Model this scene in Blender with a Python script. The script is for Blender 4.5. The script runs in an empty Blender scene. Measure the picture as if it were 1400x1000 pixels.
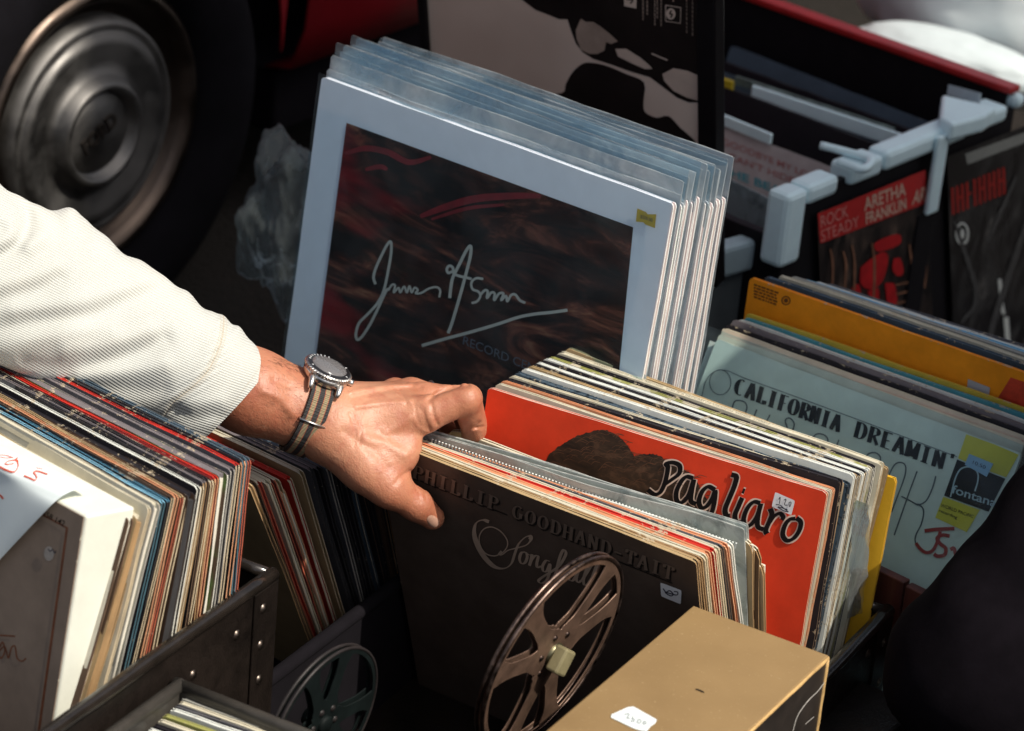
import bpy, bmesh, math, random
import numpy as np
from mathutils import Vector, Matrix, noise as mnoise
from mathutils.bvhtree import BVHTree
R = math.radians
S = bpy.context.scene
COL = S.collection
rnd = random.Random(7)

# ------------------------------------------------------------------ camera
CAMZ = 1.55
FPX = 4400.0
RC = np.array([[0.8659813263291727, 0.4926039936572995, 0.08612576781687467],
               [-0.28429462305961556, 0.343269642094785, 0.8951773679643098],
               [0.41140358499721186, -0.7996919771068092, 0.43730976664424553]])
cam_d = bpy.data.cameras.new('camera')
cam = bpy.data.objects.new('camera', cam_d)
COL.objects.link(cam)
m4 = Matrix([list(RC.T[0]) + [0], list(RC.T[1]) + [0], list(RC.T[2]) + [CAMZ], [0, 0, 0, 1]])
cam.matrix_world = m4
cam_d.sensor_width = 36
cam_d.lens = 36 * FPX / 1400
cam_d.clip_start = 0.05
cam_d.clip_end = 500
cam_d.dof.use_dof = True
cam_d.dof.focus_distance = 2.70
cam_d.dof.aperture_fstop = 7.0
S.camera = cam

# ------------------------------------------------------------------ light
SUN_EL, SUN_AZ = 51.0, -4.5          # azimuth measured from +X towards +Y
w = bpy.data.worlds.new('World')
S.world = w
w.use_nodes = True
nt = w.node_tree
sky = nt.nodes.new('ShaderNodeTexSky')
sky.sky_type = 'NISHITA'
sky.sun_disc = False
sky.sun_elevation = R(SUN_EL)
sky.sun_rotation = R(90 - SUN_AZ)
hs = nt.nodes.new('ShaderNodeHueSaturation')
hs.inputs['Saturation'].default_value = 0.55
nt.links.new(sky.outputs[0], hs.inputs['Color'])
nt.links.new(hs.outputs[0], nt.nodes['Background'].inputs[0])
nt.nodes['Background'].inputs[1].default_value = 0.125
sky.dust_density = 4.0
sky.ozone_density = 0.6
sky.air_density = 0.8
sd = bpy.data.lights.new('sun', 'SUN')
sun = bpy.data.objects.new('sun', sd)
COL.objects.link(sun)
sd.energy = 4.9
sd.angle = R(0.6)
sd.color = (1.0, 0.925, 0.80)
sv = Vector((math.cos(R(SUN_EL)) * math.cos(R(SUN_AZ)), math.cos(R(SUN_EL)) * math.sin(R(SUN_AZ)), math.sin(R(SUN_EL))))
sun.rotation_euler = sv.to_track_quat('Z', 'Y').to_euler()
sun.location = (2, 0, 5)
S.view_settings.view_transform = 'Standard'
S.view_settings.look = 'None'
S.view_settings.gamma = 1
S.view_settings.use_curve_mapping = False
S.view_settings.exposure = 0.0
S.cycles.use_denoising = True
S.cycles.max_bounces = 8
S.cycles.transparent_max_bounces = 24
S.cycles.sample_clamp_indirect = 4

# ------------------------------------------------------------------ placing helpers
def ray(px, py):
    return RC.T @ np.array([(px - 700) / FPX, -(py - 500) / FPX, -1.0])
def V(a): return Vector([float(q) for q in a])
def at_d(px, py, d): return V(ray(px, py) * d) + Vector((0, 0, CAMZ))
def at_z(px, py, z):
    r = ray(px, py); return at_d(px, py, (z - CAMZ) / r[2])
def at_x(px, py, x):
    r = ray(px, py); return at_d(px, py, x / r[0])
def at_y(px, py, y):
    r = ray(px, py); return at_d(px, py, y / r[1])
def at_plane(px, py, p, n):
    r = V(ray(px, py)); o = Vector((0, 0, CAMZ))
    return o + r * ((p - o).dot(n) / r.dot(n))
def proj(P):
    c = RC @ (np.array(P) - [0, 0, CAMZ]); return 700 + FPX * c[0] / -c[2], 500 - FPX * c[1] / -c[2]

# ------------------------------------------------------------------ objects
def tag(o, label=None, cat=None, group=None, kind=None):
    if label: o['label'] = label
    if cat: o['category'] = cat
    if group: o['group'] = group
    if kind: o['kind'] = kind
    return o
def mesh(name, vs, fs, mats=None, mi=None, parent=None, smooth=False, mat4=None):
    me = bpy.data.meshes.new(name)
    me.from_pydata([tuple(v) for v in vs], [], [tuple(f) for f in fs])
    for m in (mats or []): me.materials.append(m)
    if mi is not None: me.polygons.foreach_set('material_index', list(mi))
    if smooth: me.polygons.foreach_set('use_smooth', [True] * len(me.polygons))
    me.validate(); me.update()
    o = bpy.data.objects.new(name, me)
    COL.objects.link(o)
    if parent: o.parent = parent
    if mat4 is not None: o.matrix_world = mat4
    return o
def empty(name, loc=(0, 0, 0), mat4=None):
    o = bpy.data.objects.new(name, None); COL.objects.link(o); o.empty_display_size = .02
    o.location = loc
    if mat4 is not None: o.matrix_world = mat4
    return o
def bevel(o, w=.002, seg=2, ang=35):
    b = o.modifiers.new('bevel', 'BEVEL'); b.width = w; b.segments = seg; b.limit_method = 'ANGLE'; b.angle_limit = R(ang)
    return o
def box_g(x0, x1, y0, y1, z0, z1):
    v = [(x, y, z) for z in (z0, z1) for y in (y0, y1) for x in (x0, x1)]
    f = [(0, 2, 3, 1), (4, 5, 7, 6), (0, 1, 5, 4), (2, 6, 7, 3), (0, 4, 6, 2), (1, 3, 7, 5)]  # bottom top front back left right
    return v, f
def box(name, x0, x1, y0, y1, z0, z1, mat, parent=None, bev=.0015, mat4=None):
    v, f = box_g(x0, x1, y0, y1, z0, z1)
    o = mesh(name, v, f, [mat], None, parent, mat4=mat4)
    if bev: bevel(o, bev)
    return o
def tube_g(pts, r, n=10, closed=False, caps=True):
    pts = [Vector(p) for p in pts]; vs = []; fs = []; N = len(pts)
    rr = r if isinstance(r, (list, tuple)) else [r] * N
    t0 = (pts[1] - pts[0]).normalized()
    up = Vector((0, 0, 1)) if abs(t0.z) < .9 else Vector((1, 0, 0))
    nrm = (up - t0 * up.dot(t0)).normalized()
    for i, p in enumerate(pts):
        if closed: t = (pts[(i + 1) % N] - pts[i - 1]).normalized()
        else: t = (pts[min(i + 1, N - 1)] - pts[max(i - 1, 0)]).normalized()
        nrm = (nrm - t * nrm.dot(t)).normalized(); b = t.cross(nrm)
        for k in range(n):
            a = 2 * math.pi * k / n
            vs.append(p + (nrm * math.cos(a) + b * math.sin(a)) * rr[i])
    for i in range(N if closed else N - 1):
        j = (i + 1) % N
        for k in range(n):
            fs.append((i * n + k, i * n + (k + 1) % n, j * n + (k + 1) % n, j * n + k))
    if caps and not closed:
        fs.append(tuple(range(n))[::-1]); fs.append(tuple(range((N - 1) * n, N * n)))
    return vs, fs
def tube(name, pts, r, mat, parent=None, n=10, closed=False, mat4=None):
    v, f = tube_g(pts, r, n, closed); return mesh(name, v, f, [mat], None, parent, True, mat4)
def lathe_g(prof, n=64, arc=None):
    """profile (radius, height) about local Z"""
    vs = []; fs = []
    for (r, h) in prof:
        for k in range(n):
            a = 2 * math.pi * k / n; vs.append((r * math.cos(a), r * math.sin(a), h))
    for i in range(len(prof) - 1):
        for k in range(n):
            fs.append((i * n + k, i * n + (k + 1) % n, (i + 1) * n + (k + 1) % n, (i + 1) * n + k))
    return vs, fs
def lathe(name, prof, mat, parent=None, n=64, mat4=None, smooth=True):
    v, f = lathe_g(prof, n); return mesh(name, v, f, [mat], None, parent, smooth, mat4)
def join_g(parts):
    vs, fs, mi = [], [], []
    for k, p in enumerate(parts):
        o = len(vs); vs += [tuple(q) for q in p[0]]; fs += [tuple(i + o for i in f) for f in p[1]]
        mi += [p[2] if len(p) > 2 else 0] * len(p[1])
    return vs, fs, mi
def frame_mat(o, u, z):
    """matrix with local x = u, local z = z (made square), origin o"""
    u = u.normalized(); y = z.cross(u).normalized(); z = u.cross(y).normalized()
    return Matrix(((u.x, y.x, z.x, o.x), (u.y, y.y, z.y, o.y), (u.z, y.z, z.z, o.z), (0, 0, 0, 1)))

# ------------------------------------------------------------------ materials
class NT:
    def __init__(s, name):
        s.m = bpy.data.materials.new(name); s.m.use_nodes = True; s.t = s.m.node_tree; s.b = s.t.nodes['Principled BSDF']
        s.co = None
    def n(s, typ, **kw):
        x = s.t.nodes.new(typ)
        for k, v in kw.items(): setattr(x, k, v)
        return x
    def l(s, a, b): s.t.links.new(a, b)
    def obj(s):
        if s.co is None: s.co = s.n('ShaderNodeTexCoord').outputs['Object']
        return s.co
    def noise(s, scale, detail=4, rough=.6, stretch=None, dist=0):
        t = s.n('ShaderNodeTexNoise'); t.inputs['Scale'].default_value = scale; t.inputs['Detail'].default_value = detail
        t.inputs['Roughness'].default_value = rough; t.inputs['Distortion'].default_value = dist
        c = s.obj()
        if stretch:
            mp = s.n('ShaderNodeMapping'); mp.inputs['Scale'].default_value = stretch; s.l(c, mp.inputs[0]); c = mp.outputs[0]
        s.l(c, t.inputs['Vector']); return t.outputs['Fac']
    def math(s, op, a, b=None, clamp=False):
        x = s.n('ShaderNodeMath', operation=op); x.use_clamp = clamp
        for i, q in enumerate((a, b)):
            if q is None: continue
            if isinstance(q, (int, float)): x.inputs[i].default_value = q
            else: s.l(q, x.inputs[i])
        return x.outputs[0]
    def ramp(s, fac, stops, interp='LINEAR'):
        r = s.n('ShaderNodeValToRGB'); e = r.color_ramp.elements; r.color_ramp.interpolation = interp
        while len(e) < len(stops): e.new(0.5)
        for q, (p, c) in zip(e, stops):
            q.position = p; q.color = (*c, 1) if len(c) == 3 else c
        s.l(fac, r.inputs[0]); return r.outputs[0]
    def mix(s, fac, a, b, mode='MIX'):
        x = s.n('ShaderNodeMix', data_type='RGBA', blend_type=mode)
        for i, q in ((0, fac), (6, a), (7, b)):
            if isinstance(q, (int, float)): x.inputs[i].default_value = q
            elif isinstance(q, (tuple, list)): x.inputs[i].default_value = (*q, 1) if len(q) == 3 else q
            else: s.l(q, x.inputs[i])
        return x.outputs[2]
    def maprange(s, v, a, b, c=0, d=1):
        x = s.n('ShaderNodeMapRange'); s.l(v, x.inputs[0])
        for i, q in zip((1, 2, 3, 4), (a, b, c, d)): x.inputs[i].default_value = q
        return x.outputs[0]
    def bump(s, h, strength=.3, dist=.001, prev=None):
        x = s.n('ShaderNodeBump'); x.inputs['Strength'].default_value = strength; x.inputs['Distance'].default_value = dist
        s.l(h, x.inputs['Height'])
        if prev is not None: s.l(prev, x.inputs['Normal'])
        return x.outputs[0]
def basic(name, col, rough=.6, var=.12, nscale=60, bump=.15, bscale=200, metal=0, spec=.5, bdist=.0005, coat=0):
    t = NT(name)
    f = t.noise(nscale, 5, .65)
    lo = tuple(max(0, c * (1 - var)) for c in col); hi = tuple(min(1, c * (1 + var)) for c in col)
    t.l(t.ramp(f, [(.3, lo), (.7, hi)]), t.b.inputs['Base Color'])
    t.b.inputs['Roughness'].default_value = rough; t.b.inputs['Metallic'].default_value = metal
    t.b.inputs['Specular IOR Level'].default_value = spec
    if coat: t.b.inputs['Coat Weight'].default_value = coat; t.b.inputs['Coat Roughness'].default_value = .15
    if bump: t.l(t.bump(t.noise(bscale, 3), bump, bdist), t.b.inputs['Normal'])
    return t.m
def worn(name, col, size=.315, edge=(.5, .42, .3), amt=.0022, rough=.45, var=.15, pattern=None, spec=.18):
    """printed card whose edges and corners are rubbed back to the board"""
    t = NT(name)
    f = t.noise(25, 6, .65)
    lo = tuple(c * (1 - var) for c in col); hi = tuple(min(1, c * (1 + var)) for c in col)
    c = t.ramp(f, [(.3, lo), (.7, hi)])
    if pattern:
        g = t.noise(pattern[0], 3, .5, dist=pattern[3] if len(pattern) > 3 else 0); c = t.mix(t.maprange(g, pattern[1], pattern[1] + .06), c, pattern[2])
    sp = t.n('ShaderNodeSeparateXYZ'); t.l(t.obj(), sp.inputs[0]); x, z = sp.outputs[0], sp.outputs[2]
    d = t.math('MINIMUM', t.math('MINIMUM', x, t.math('SUBTRACT', size, x)), t.math('MINIMUM', t.math('MULTIPLY', z, -1), t.math('ADD', z, size)))
    th = t.math('SUBTRACT', t.math('MULTIPLY', t.math('SUBTRACT', t.noise(70, 6, .8), .54), amt * 9), .0007)
    msk = t.math('LESS_THAN', d, th)
    c = t.mix(t.math('MULTIPLY', msk, .85), c, edge)
    sc = t.noise(160, 6, .8, stretch=(1, 1, .25)); c = t.mix(t.math('MULTIPLY', t.math('GREATER_THAN', sc, .70), .35), c, edge)
    t.l(c, t.b.inputs['Base Color']); t.b.inputs['Roughness'].default_value = rough; t.b.inputs['Specular IOR Level'].default_value = spec
    t.l(t.bump(t.noise(40, 5, .6), .12, .001), t.b.inputs['Normal'])
    return t.m
_cm = {}
def cover(col, **k):
    key = (tuple(col), tuple(sorted((a, str(b)) for a, b in k.items())))
    if key not in _cm: _cm[key] = worn('printed_card', col, **k)
    return _cm[key]
def edge_mat(name, col, dark=.55):
    """board edge: long fibres, dirt streaks"""
    t = NT(name)
    f = t.noise(300, 4, .7, stretch=(1, 1, .05)); g = t.noise(30, 5, .7, stretch=(1, 1, .6))
    c = t.ramp(f, [(.3, tuple(q * .7 for q in col)), (.7, tuple(min(1, q * 1.12) for q in col))])
    c = t.mix(t.maprange(g, .5, .72), c, tuple(q * dark for q in col))
    t.l(c, t.b.inputs['Base Color']); t.b.inputs['Roughness'].default_value = .85
    t.l(t.bump(f, .4, .0006), t.b.inputs['Normal']); return t.m
E_CREAM = edge_mat('cream_board_edge', (.62, .50, .33))
E_KRAFT = edge_mat('kraft_board_edge', (.36, .22, .10))
E_WHITE = edge_mat('white_board_edge', (.72, .70, .62))
E_GREY = edge_mat('grey_board_edge', (.38, .36, .32))
E_BLACK = edge_mat('black_board_edge', (.03, .028, .03))
E_RED = edge_mat('red_board_edge', (.45, .10, .05))
E_BROWN = edge_mat('brown_board_edge', (.12, .07, .04))
E_BLUE = edge_mat('blue_board_edge', (.06, .14, .18))
E_GREEN = edge_mat('green_board_edge', (.07, .16, .05))
E_SALMON = edge_mat('salmon_board_edge', (.62, .30, .16))
E_GOLD = edge_mat('gold_board_edge', (.70, .38, .03), .85)
ED = dict(c=E_CREAM, k=E_KRAFT, w=E_WHITE, g=E_GREY, b=E_BLACK, r=E_RED, n=E_BROWN, u=E_BLUE, e=E_GREEN, s=E_SALMON, o=E_GOLD)
PAPER = basic('inner_paper', (.66, .62, .52), .8, .15, 40)
TAN_PAPER = basic('tan_inner_paper', (.48, .33, .18), .8, .2, 30)
INK = basic('black_ink', (.008, .007, .008), .6, .1, 50, 0, spec=.12)
WHITE_STK = basic('white_sticker', (.74, .76, .78), .55, .05, 60, .1)
PEN = basic('pen_ink', (.03, .03, .05), .6, 0, 50, 0)

def plastic(name, tint=(.85, .95, 1.0), milk=.12, rough=.12, wr=18, bs=.5, mcol=(.75, .82, .85), fres=.9):
    t = NT(name)
    nb = t.bump(t.noise(wr, 4, .55, dist=.6), bs, .012)
    tr = t.n('ShaderNodeBsdfTransparent'); tr.inputs[0].default_value = (*tint, 1)
    gl = t.n('ShaderNodeBsdfGlossy'); gl.inputs['Roughness'].default_value = rough; t.l(nb, gl.inputs['Normal'])
    df = t.n('ShaderNodeBsdfDiffuse'); df.inputs[0].default_value = (*mcol, 1); t.l(nb, df.inputs['Normal'])
    tl = t.n('ShaderNodeBsdfTranslucent'); tl.inputs[0].default_value = (*mcol, 1)
    a = t.n('ShaderNodeMixShader'); a.inputs[0].default_value = .4; t.l(df.outputs[0], a.inputs[1]); t.l(tl.outputs[0], a.inputs[2])
    b = t.n('ShaderNodeMixShader'); t.l(t.maprange(t.noise(wr * 1.7, 4, .6, dist=.8), .35, .75, milk * .4, milk * 1.8), b.inputs[0]); t.l(tr.outputs[0], b.inputs[1]); t.l(a.outputs[0], b.inputs[2])
    fr = t.n('ShaderNodeFresnel'); fr.inputs[0].default_value = 1.45; t.l(nb, fr.inputs['Normal'])
    c = t.n('ShaderNodeMixShader'); t.l(t.math('MULTIPLY', fr.outputs[0], fres, True), c.inputs[0]); t.l(b.outputs[0], c.inputs[1]); t.l(gl.outputs[0], c.inputs[2])
    t.l(c.outputs[0], t.t.nodes['Material Output'].inputs[0]); return t.m
PLASTIC = plastic('clear_plastic', wr=9, bs=.3, fres=.7)
PLASTIC_M = plastic('milky_plastic', milk=.42, rough=.16, wr=9, bs=.3, fres=.7)
def metal(name, col, rough=.3, var=.3, ns=25, scratch=True):
    t = NT(name); f = t.noise(ns, 6, .7)
    t.l(t.ramp(f, [(.3, tuple(c * (1 - var) for c in col)), (.7, tuple(min(1, c * (1 + var)) for c in col))]), t.b.inputs['Base Color'])
    t.b.inputs['Metallic'].default_value = 1
    t.l(t.maprange(t.noise(ns * 2, 5), .3, .7, rough * .7, min(1, rough * 1.5)), t.b.inputs['Roughness'])
    if scratch: t.l(t.bump(t.noise(500, 2), .06, .0004), t.b.inputs['Normal'])
    return t.m
STEEL = metal('brushed_steel', (.62, .60, .57), .28)
def leather():
    t = NT('black_leather')
    v = t.n('ShaderNodeTexVoronoi'); v.inputs['Scale'].default_value = 420; t.l(t.obj(), v.inputs['Vector'])
    f = t.noise(18, 6, .7)
    c = t.ramp(f, [(.35, (.005, .004, .0035)), (.65, (.015, .011, .009))])
    sc = t.noise(220, 6, .8, stretch=(.3, 1, 1)); c = t.mix(t.maprange(sc, .68, .78), c, (.16, .11, .08))
    t.l(c, t.b.inputs['Base Color']); t.l(t.maprange(f, .3, .7, .30, .48), t.b.inputs['Roughness']); t.b.inputs['Specular IOR Level'].default_value = .2
    n1 = t.bump(v.outputs['Distance'], .25, .0008); t.l(t.bump(t.noise(25, 4), .35, .004, n1), t.b.inputs['Normal'])
    return t.m
LEATHER = leather()
RIMM = basic('worn_leather_binding', (.014, .011, .009), .2, .5, 40, .3, 120, bdist=.0007, spec=.6)
RIVET = metal('dull_rivet', (.16, .13, .11), .35)

# ------------------------------------------------------------------ ribbons (print and pen strokes) on surfaces
def smooth_pts(p, sub=6):
    """Catmull-Rom through the points"""
    if len(p) < 3: return [tuple(a) for a in p]
    P = [np.array(q, float) for q in p]; P = [2 * P[0] - P[1]] + P + [2 * P[-1] - P[-2]]; out = []
    for i in range(1, len(P) - 2):
        for k in range(sub):
            t = k / sub
            out.append(tuple(.5 * ((2 * P[i]) + (P[i + 1] - P[i - 1]) * t + (2 * P[i - 1] - 5 * P[i] + 4 * P[i + 1] - P[i + 2]) * t * t + (3 * P[i] - P[i - 1] - 3 * P[i + 1] + P[i + 2]) * t ** 3)))
    out.append(tuple(P[-2])); return out
class Ink:
    """flat strokes collected into one decal mesh; map: (a, b) -> world point lifted off by h"""
    def __init__(s, mp, base=.0003): s.mp = mp; s.v = []; s.f = []; s.h = base
    def stroke(s, pts, w, smooth=True, pen=None, taper=False):
        if smooth: pts = smooth_pts(pts)
        n = len(pts); o = len(s.v)
        for i, p in enumerate(pts):
            a = pts[max(i - 1, 0)]; b = pts[min(i + 1, n - 1)]
            dx, dy = b[0] - a[0], b[1] - a[1]; L = math.hypot(dx, dy) or 1
            ww = w
            if pen:  # thick when travelling along 'pen' angle, thin across it
                c = abs(math.cos(math.atan2(dy, dx) - pen[0])); ww = pen[1] + (w - pen[1]) * c ** pen[2]
            if taper: ww *= .35 + .65 * math.sin(math.pi * min(1, (i + .6) / n * 1.0)) ** .5
            nx, ny = -dy / L * ww / 2, dx / L * ww / 2
            h = s.h + i * 1.5e-6
            s.v.append(s.mp(p[0] + nx, p[1] + ny, h)); s.v.append(s.mp(p[0] - nx, p[1] - ny, h))
            if i: k = o + 2 * i; s.f.append((k - 2, k - 1, k + 1, k))
        s.h += 4e-6
    def poly(s, pts):
        o = len(s.v)
        for p in pts: s.v.append(s.mp(p[0], p[1], s.h))
        s.f.append(tuple(range(o, o + len(pts)))); s.h += 2e-5
    def build(s, name, mat, parent):
        mw = parent.matrix_world.inverted() if parent else Matrix()
        return mesh(name, [mw @ v for v in s.v], s.f, [mat], None, parent)
def px_map(M, y=0):
    """pixels of the photograph onto the plane of a flat thing (its local xz plane)"""
    n = (M.to_3x3() @ Vector((0, -1, 0))).normalized(); p = M @ Vector((0, y, 0))
    return lambda a, b, h: at_plane(a, b, p, n) + n * h
def text_mesh(txt, bold=0.0):
    c = bpy.data.curves.new('t', 'FONT'); c.body = txt; c.size = 1; c.offset = bold; c.resolution_u = 4
    o = bpy.data.objects.new('t', c); COL.objects.link(o)
    dg = bpy.context.evaluated_depsgraph_get(); me = bpy.data.meshes.new_from_object(o.evaluated_get(dg))
    vs = [tuple(v.co) for v in me.vertices]; fs = [tuple(p.vertices) for p in me.polygons]
    bpy.data.objects.remove(o); bpy.data.curves.remove(c); bpy.data.meshes.remove(me)
    return vs, fs
def text_px(name, txt, p0, p1, hvec, mp, mat, parent, bold=0.0, h=.0004):
    """text whose baseline runs p0 -> p1 and whose cap height is the vector hvec, in photo pixels"""
    vs, fs = text_mesh(txt, bold); mx = max(v[0] for v in vs); H = .73
    mw = parent.matrix_world.inverted(); out = []
    for v in vs:
        a = v[0] / mx; b = v[1] / H
        out.append(mw @ mp(p0[0] + (p1[0] - p0[0]) * a + hvec[0] * b, p0[1] + (p1[1] - p0[1]) * a + hvec[1] * b, h))
    return mesh(name, out, fs, [mat], None, parent)
# fat-face capitals: strokes in a unit cell, upright strokes heavy and level strokes thin
def arc(cx, cy, rx, ry, a0, a1, n=12):
    return [(cx + rx * math.cos(R(a0 + (a1 - a0) * i / n)), cy + ry * math.sin(R(a0 + (a1 - a0) * i / n))) for i in range(n + 1)]
G = {
 'I': [[(.5, 0), (.5, 1)], [(.2, .02), (.8, .02)], [(.2, .98), (.8, .98)]],
 'L': [[(.3, 0), (.3, 1)], [(.08, .98), (.5, .98)], [(.08, .02), (.9, .02)], [(.88, .02), (.88, .25)]],
 'P': [[(.28, 0), (.28, 1)], [(.05, .02), (.5, .02)], [(.05, .98), (.6, .98)], arc(.55, .74, .32, .24, 90, -90), [(.55, .5), (.28, .5)]],
 'H': [[(.2, 0), (.2, 1)], [(.8, 0), (.8, 1)], [(.2, .5), (.8, .5)], [(.02, .02), (.38, .02)], [(.02, .98), (.38, .98)], [(.62, .02), (.98, .02)], [(.62, .98), (.98, .98)]],
 'G': [arc(.5, .5, .4, .48, 50, 300), [(.78, .1), (.78, .45)], [(.6, .45), (.95, .45)]],
 'O': [arc(.5, .5, .38, .48, 90, 450, 20)],
 'D': [[(.25, 0), (.25, 1)], [(.05, .02), (.5, .02)], [(.05, .98), (.5, .98)], arc(.5, .5, .4, .48, 90, -90)],
 'A': [[(.5, 1), (.85, 0)], [(.48, 1), (.12, .02)], [(.25, .35), (.7, .35)], [(.0, .02), (.28, .02)], [(.65, .02), (1, .02)]],
 'N': [[(.2, 0), (.2, 1)], [(.2, 1), (.8, 0)], [(.8, 0), (.8, 1)], [(.02, .98), (.3, .98)], [(.65, .98), (.98, .98)], [(.05, .02), (.35, .02)]],
 'T': [[(.5, 0), (.5, 1)], [(.08, .98), (.92, .98)], [(.1, .98), (.1, .75)], [(.9, .98), (.9, .75)], [(.3, .02), (.7, .02)]],
 '-': [[(.2, .42), (.8, .42)], [(.2, .47), (.8, .47)]],
 'C': [arc(.52, .5, .42, .48, 60, 300)],
 'F': [[(.3, 0), (.3, 1)], [(.08, .98), (.9, .98)], [(.3, .52), (.75, .52)], [(.08, .02), (.5, .02)]],
 'R': [[(.28, 0), (.28, 1)], [(.08, .98), (.6, .98)], arc(.55, .76, .3, .23, 90, -90), [(.5, .52), (.95, 0)]],
 'E': [[(.3, 0), (.3, 1)], [(.1, .98), (.88, .98)], [(.3, .5), (.75, .5)], [(.1, .02), (.88, .02)]],
 'M': [[(.12, 0), (.12, 1)], [(.12, 1), (.5, .1)], [(.5, .1), (.88, 1)], [(.86, 0), (.86, 1)]],
 "'": [[(.4, .7), (.4, 1)]],
}
def fat_text(ink, txt, p0, p1, hvec, w=.2, thin=.05, gap=.86):
    n = len(txt); ux, uy = (p1[0] - p0[0]) / n, (p1[1] - p0[1]) / n; ul = math.hypot(ux, uy); hl = math.hypot(*hvec)
    for i, ch in enumerate(txt):
        for st in G.get(ch, []):
            pts = [(p0[0] + ux * (i + a * gap) + hvec[0] * b, p0[1] + uy * (i + a * gap) + hvec[1] * b) for a, b in st]
            up = math.atan2(hvec[1], hvec[0])
            ink.stroke(pts, w * hl * 1.25, smooth=False, pen=(up, thin * hl * 1.2, 3))

# ------------------------------------------------------------------ a record in its sleeve
def board_g(w, h, t, y0, r=.004, jit=.0004, seed=0, wave=.0006, n=9):
    """card with rounded, slightly ragged outline; local x 0..w, z -h..0, y y0..y0+t. Returns verts, faces, side index
    0 front/back 1 top 2 right 3 left/bottom"""
    rg = random.Random(seed)
    g = [0, r * .35, r] + [r + (w - 2 * r) * k / n for k in range(1, n)] + [w - r, w - r * .35, w]
    gz = [q * h / w for q in g]; N = len(g); ph = rg.uniform(0, 50)
    def dy(x, z): return wave * (mnoise.noise(Vector((x * 9 + ph, z * 9, ph))) * 2)
    V0 = []
    for j in range(N):
        for i in range(N):
            x, z = g[i], gz[j]
            cx = min(max(x, r), w - r); cz = min(max(z, r), h - r); ddx, ddz = x - cx, z - cz; L = math.hypot(ddx, ddz)
            if L > r: x = cx + ddx * r / L; z = cz + ddz * r / L
            if i in (0, N - 1): x += rg.uniform(-jit, jit)
            if j in (0, N - 1): z += rg.uniform(-jit, jit)
            V0.append((x, -z))
    vs = [(x, y0 + dy(x, z), z) for x, z in V0] + [(x, y0 + t + dy(x, z), z) for x, z in V0]
    fs, mi = [], []; K = N * N
    for j in range(N - 1):
        for i in range(N - 1):
            a = j * N + i
            fs.append((a, a + N, a + N + 1, a + 1)); mi.append(0)
            fs.append((K + a, K + a + 1, K + a + N + 1, K + a + N)); mi.append(0)
    for i in range(N - 1):
        fs.append((i, i + 1, K + i + 1, K + i)); mi.append(1)
        a = (N - 1) * N + i; fs.append((a, K + a, K + a + 1, a + 1)); mi.append(3)
        a = i * N; fs.append((a, K + a, K + a + N, a + N)); mi.append(3)
        a = i * N + N - 1; fs.append((a, a + N, K + a + N, K + a)); mi.append(2)
    return vs, fs, mi
REC_N = 0
def record(M, label, face, top=None, side='c', t=.004, size=.315, h=None, open_side=True, group=None, inner=PAPER, name='record_sleeve', r=.004, wave=.0006, cat='record'):
    """record sleeve: two boards closed along the top; the open side shows the inner sleeve"""
    global REC_N
    REC_N += 1; h = h or size; bt = min(.0011, t * .28); top = top or face; sm = ED[side] if isinstance(side, str) else side
    A = board_g(size, h, bt, 0, r, seed=REC_N * 3 + 1, wave=wave); B = board_g(size, h, bt, t - bt, r, seed=REC_N * 3 + 1, wave=wave)
    vs, fs, mi = [], [], []
    for g in (A, B):
        o = len(vs); vs += g[0]; fs += [tuple(q + o for q in f) for f in g[1]]; mi += g[2]
    mi = [{0: 0, 1: 1, 2: 2, 3: 2}[q] for q in mi]
    # closing strip along the top, and a spine when the side is closed
    v, f = box_g(r, size - r * 1.2, bt * .8, t - bt * .8, -.004, -.0006); o = len(vs); vs += v; fs += [tuple(q + o for q in k) for k in f]; mi += [1] * 6
    if not open_side:
        v, f = box_g(size - .004, size - .0007, bt * .8, t - bt * .8, -h + r, -r * 1.2); o = len(vs); vs += v; fs += [tuple(q + o for q in k) for k in f]; mi += [2] * 6
    o = mesh(name, vs, fs, [face, top, sm], mi, None, False, M)
    tag(o, label, cat, group)
    if open_side:
        rec = random.Random(REC_N).uniform(.001, .006)
        box('inner_sleeve', .003, size - rec, bt * 1.05, t - bt * 1.05, -h + .003, -.0045, inner, o, 0)
    return o
def px_TR(TR, z=None, d=None, y=None):
    return at_z(*TR, z) if z is not None else (at_y(*TR, y) if y is not None else at_d(*TR, d))
def pose(corner, yaw, tilt, size, right=True, roll=0):
    """matrix for a sleeve whose top right (or left) corner is at 'corner'; tilt > 0 puts its foot further back"""
    u = Vector((math.cos(R(yaw)), math.sin(R(yaw)), 0)); hp = Vector((-u.y, u.x, 0))
    up = Vector((0, 0, 1)) * math.cos(R(tilt)) - hp * math.sin(R(tilt))
    if roll:
        q = Matrix.Rotation(R(roll), 3, u.cross(up)); u = q @ u; up = q @ up
    o = corner - u * size if right else corner
    return frame_mat(o, u, up)
def lerp(a, b, t): return a + (b - a) * t
def path(pts, t):
    """point on a polyline of (t, x, y)"""
    for (t0, *a), (t1, *b) in zip(pts, pts[1:]):
        if t <= t1: k = (t - t0) / (t1 - t0); return tuple(lerp(p, q, k) for p, q in zip(a, b))
    return tuple(pts[-1][1:])
ORD = ['first', 'second', 'third', 'fourth', 'fifth', 'sixth', 'seventh', 'eighth', 'ninth', 'tenth', 'eleventh', 'twelfth', 'thirteenth',
       'fourteenth', 'fifteenth', 'sixteenth', 'seventeenth', 'eighteenth', 'nineteenth', 'twentieth', 'twenty-first', 'twenty-second', 'twenty-third', 'twenty-fourth', 'twenty-fifth', 'twenty-sixth', 'twenty-seventh', 'twenty-eighth']

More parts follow.
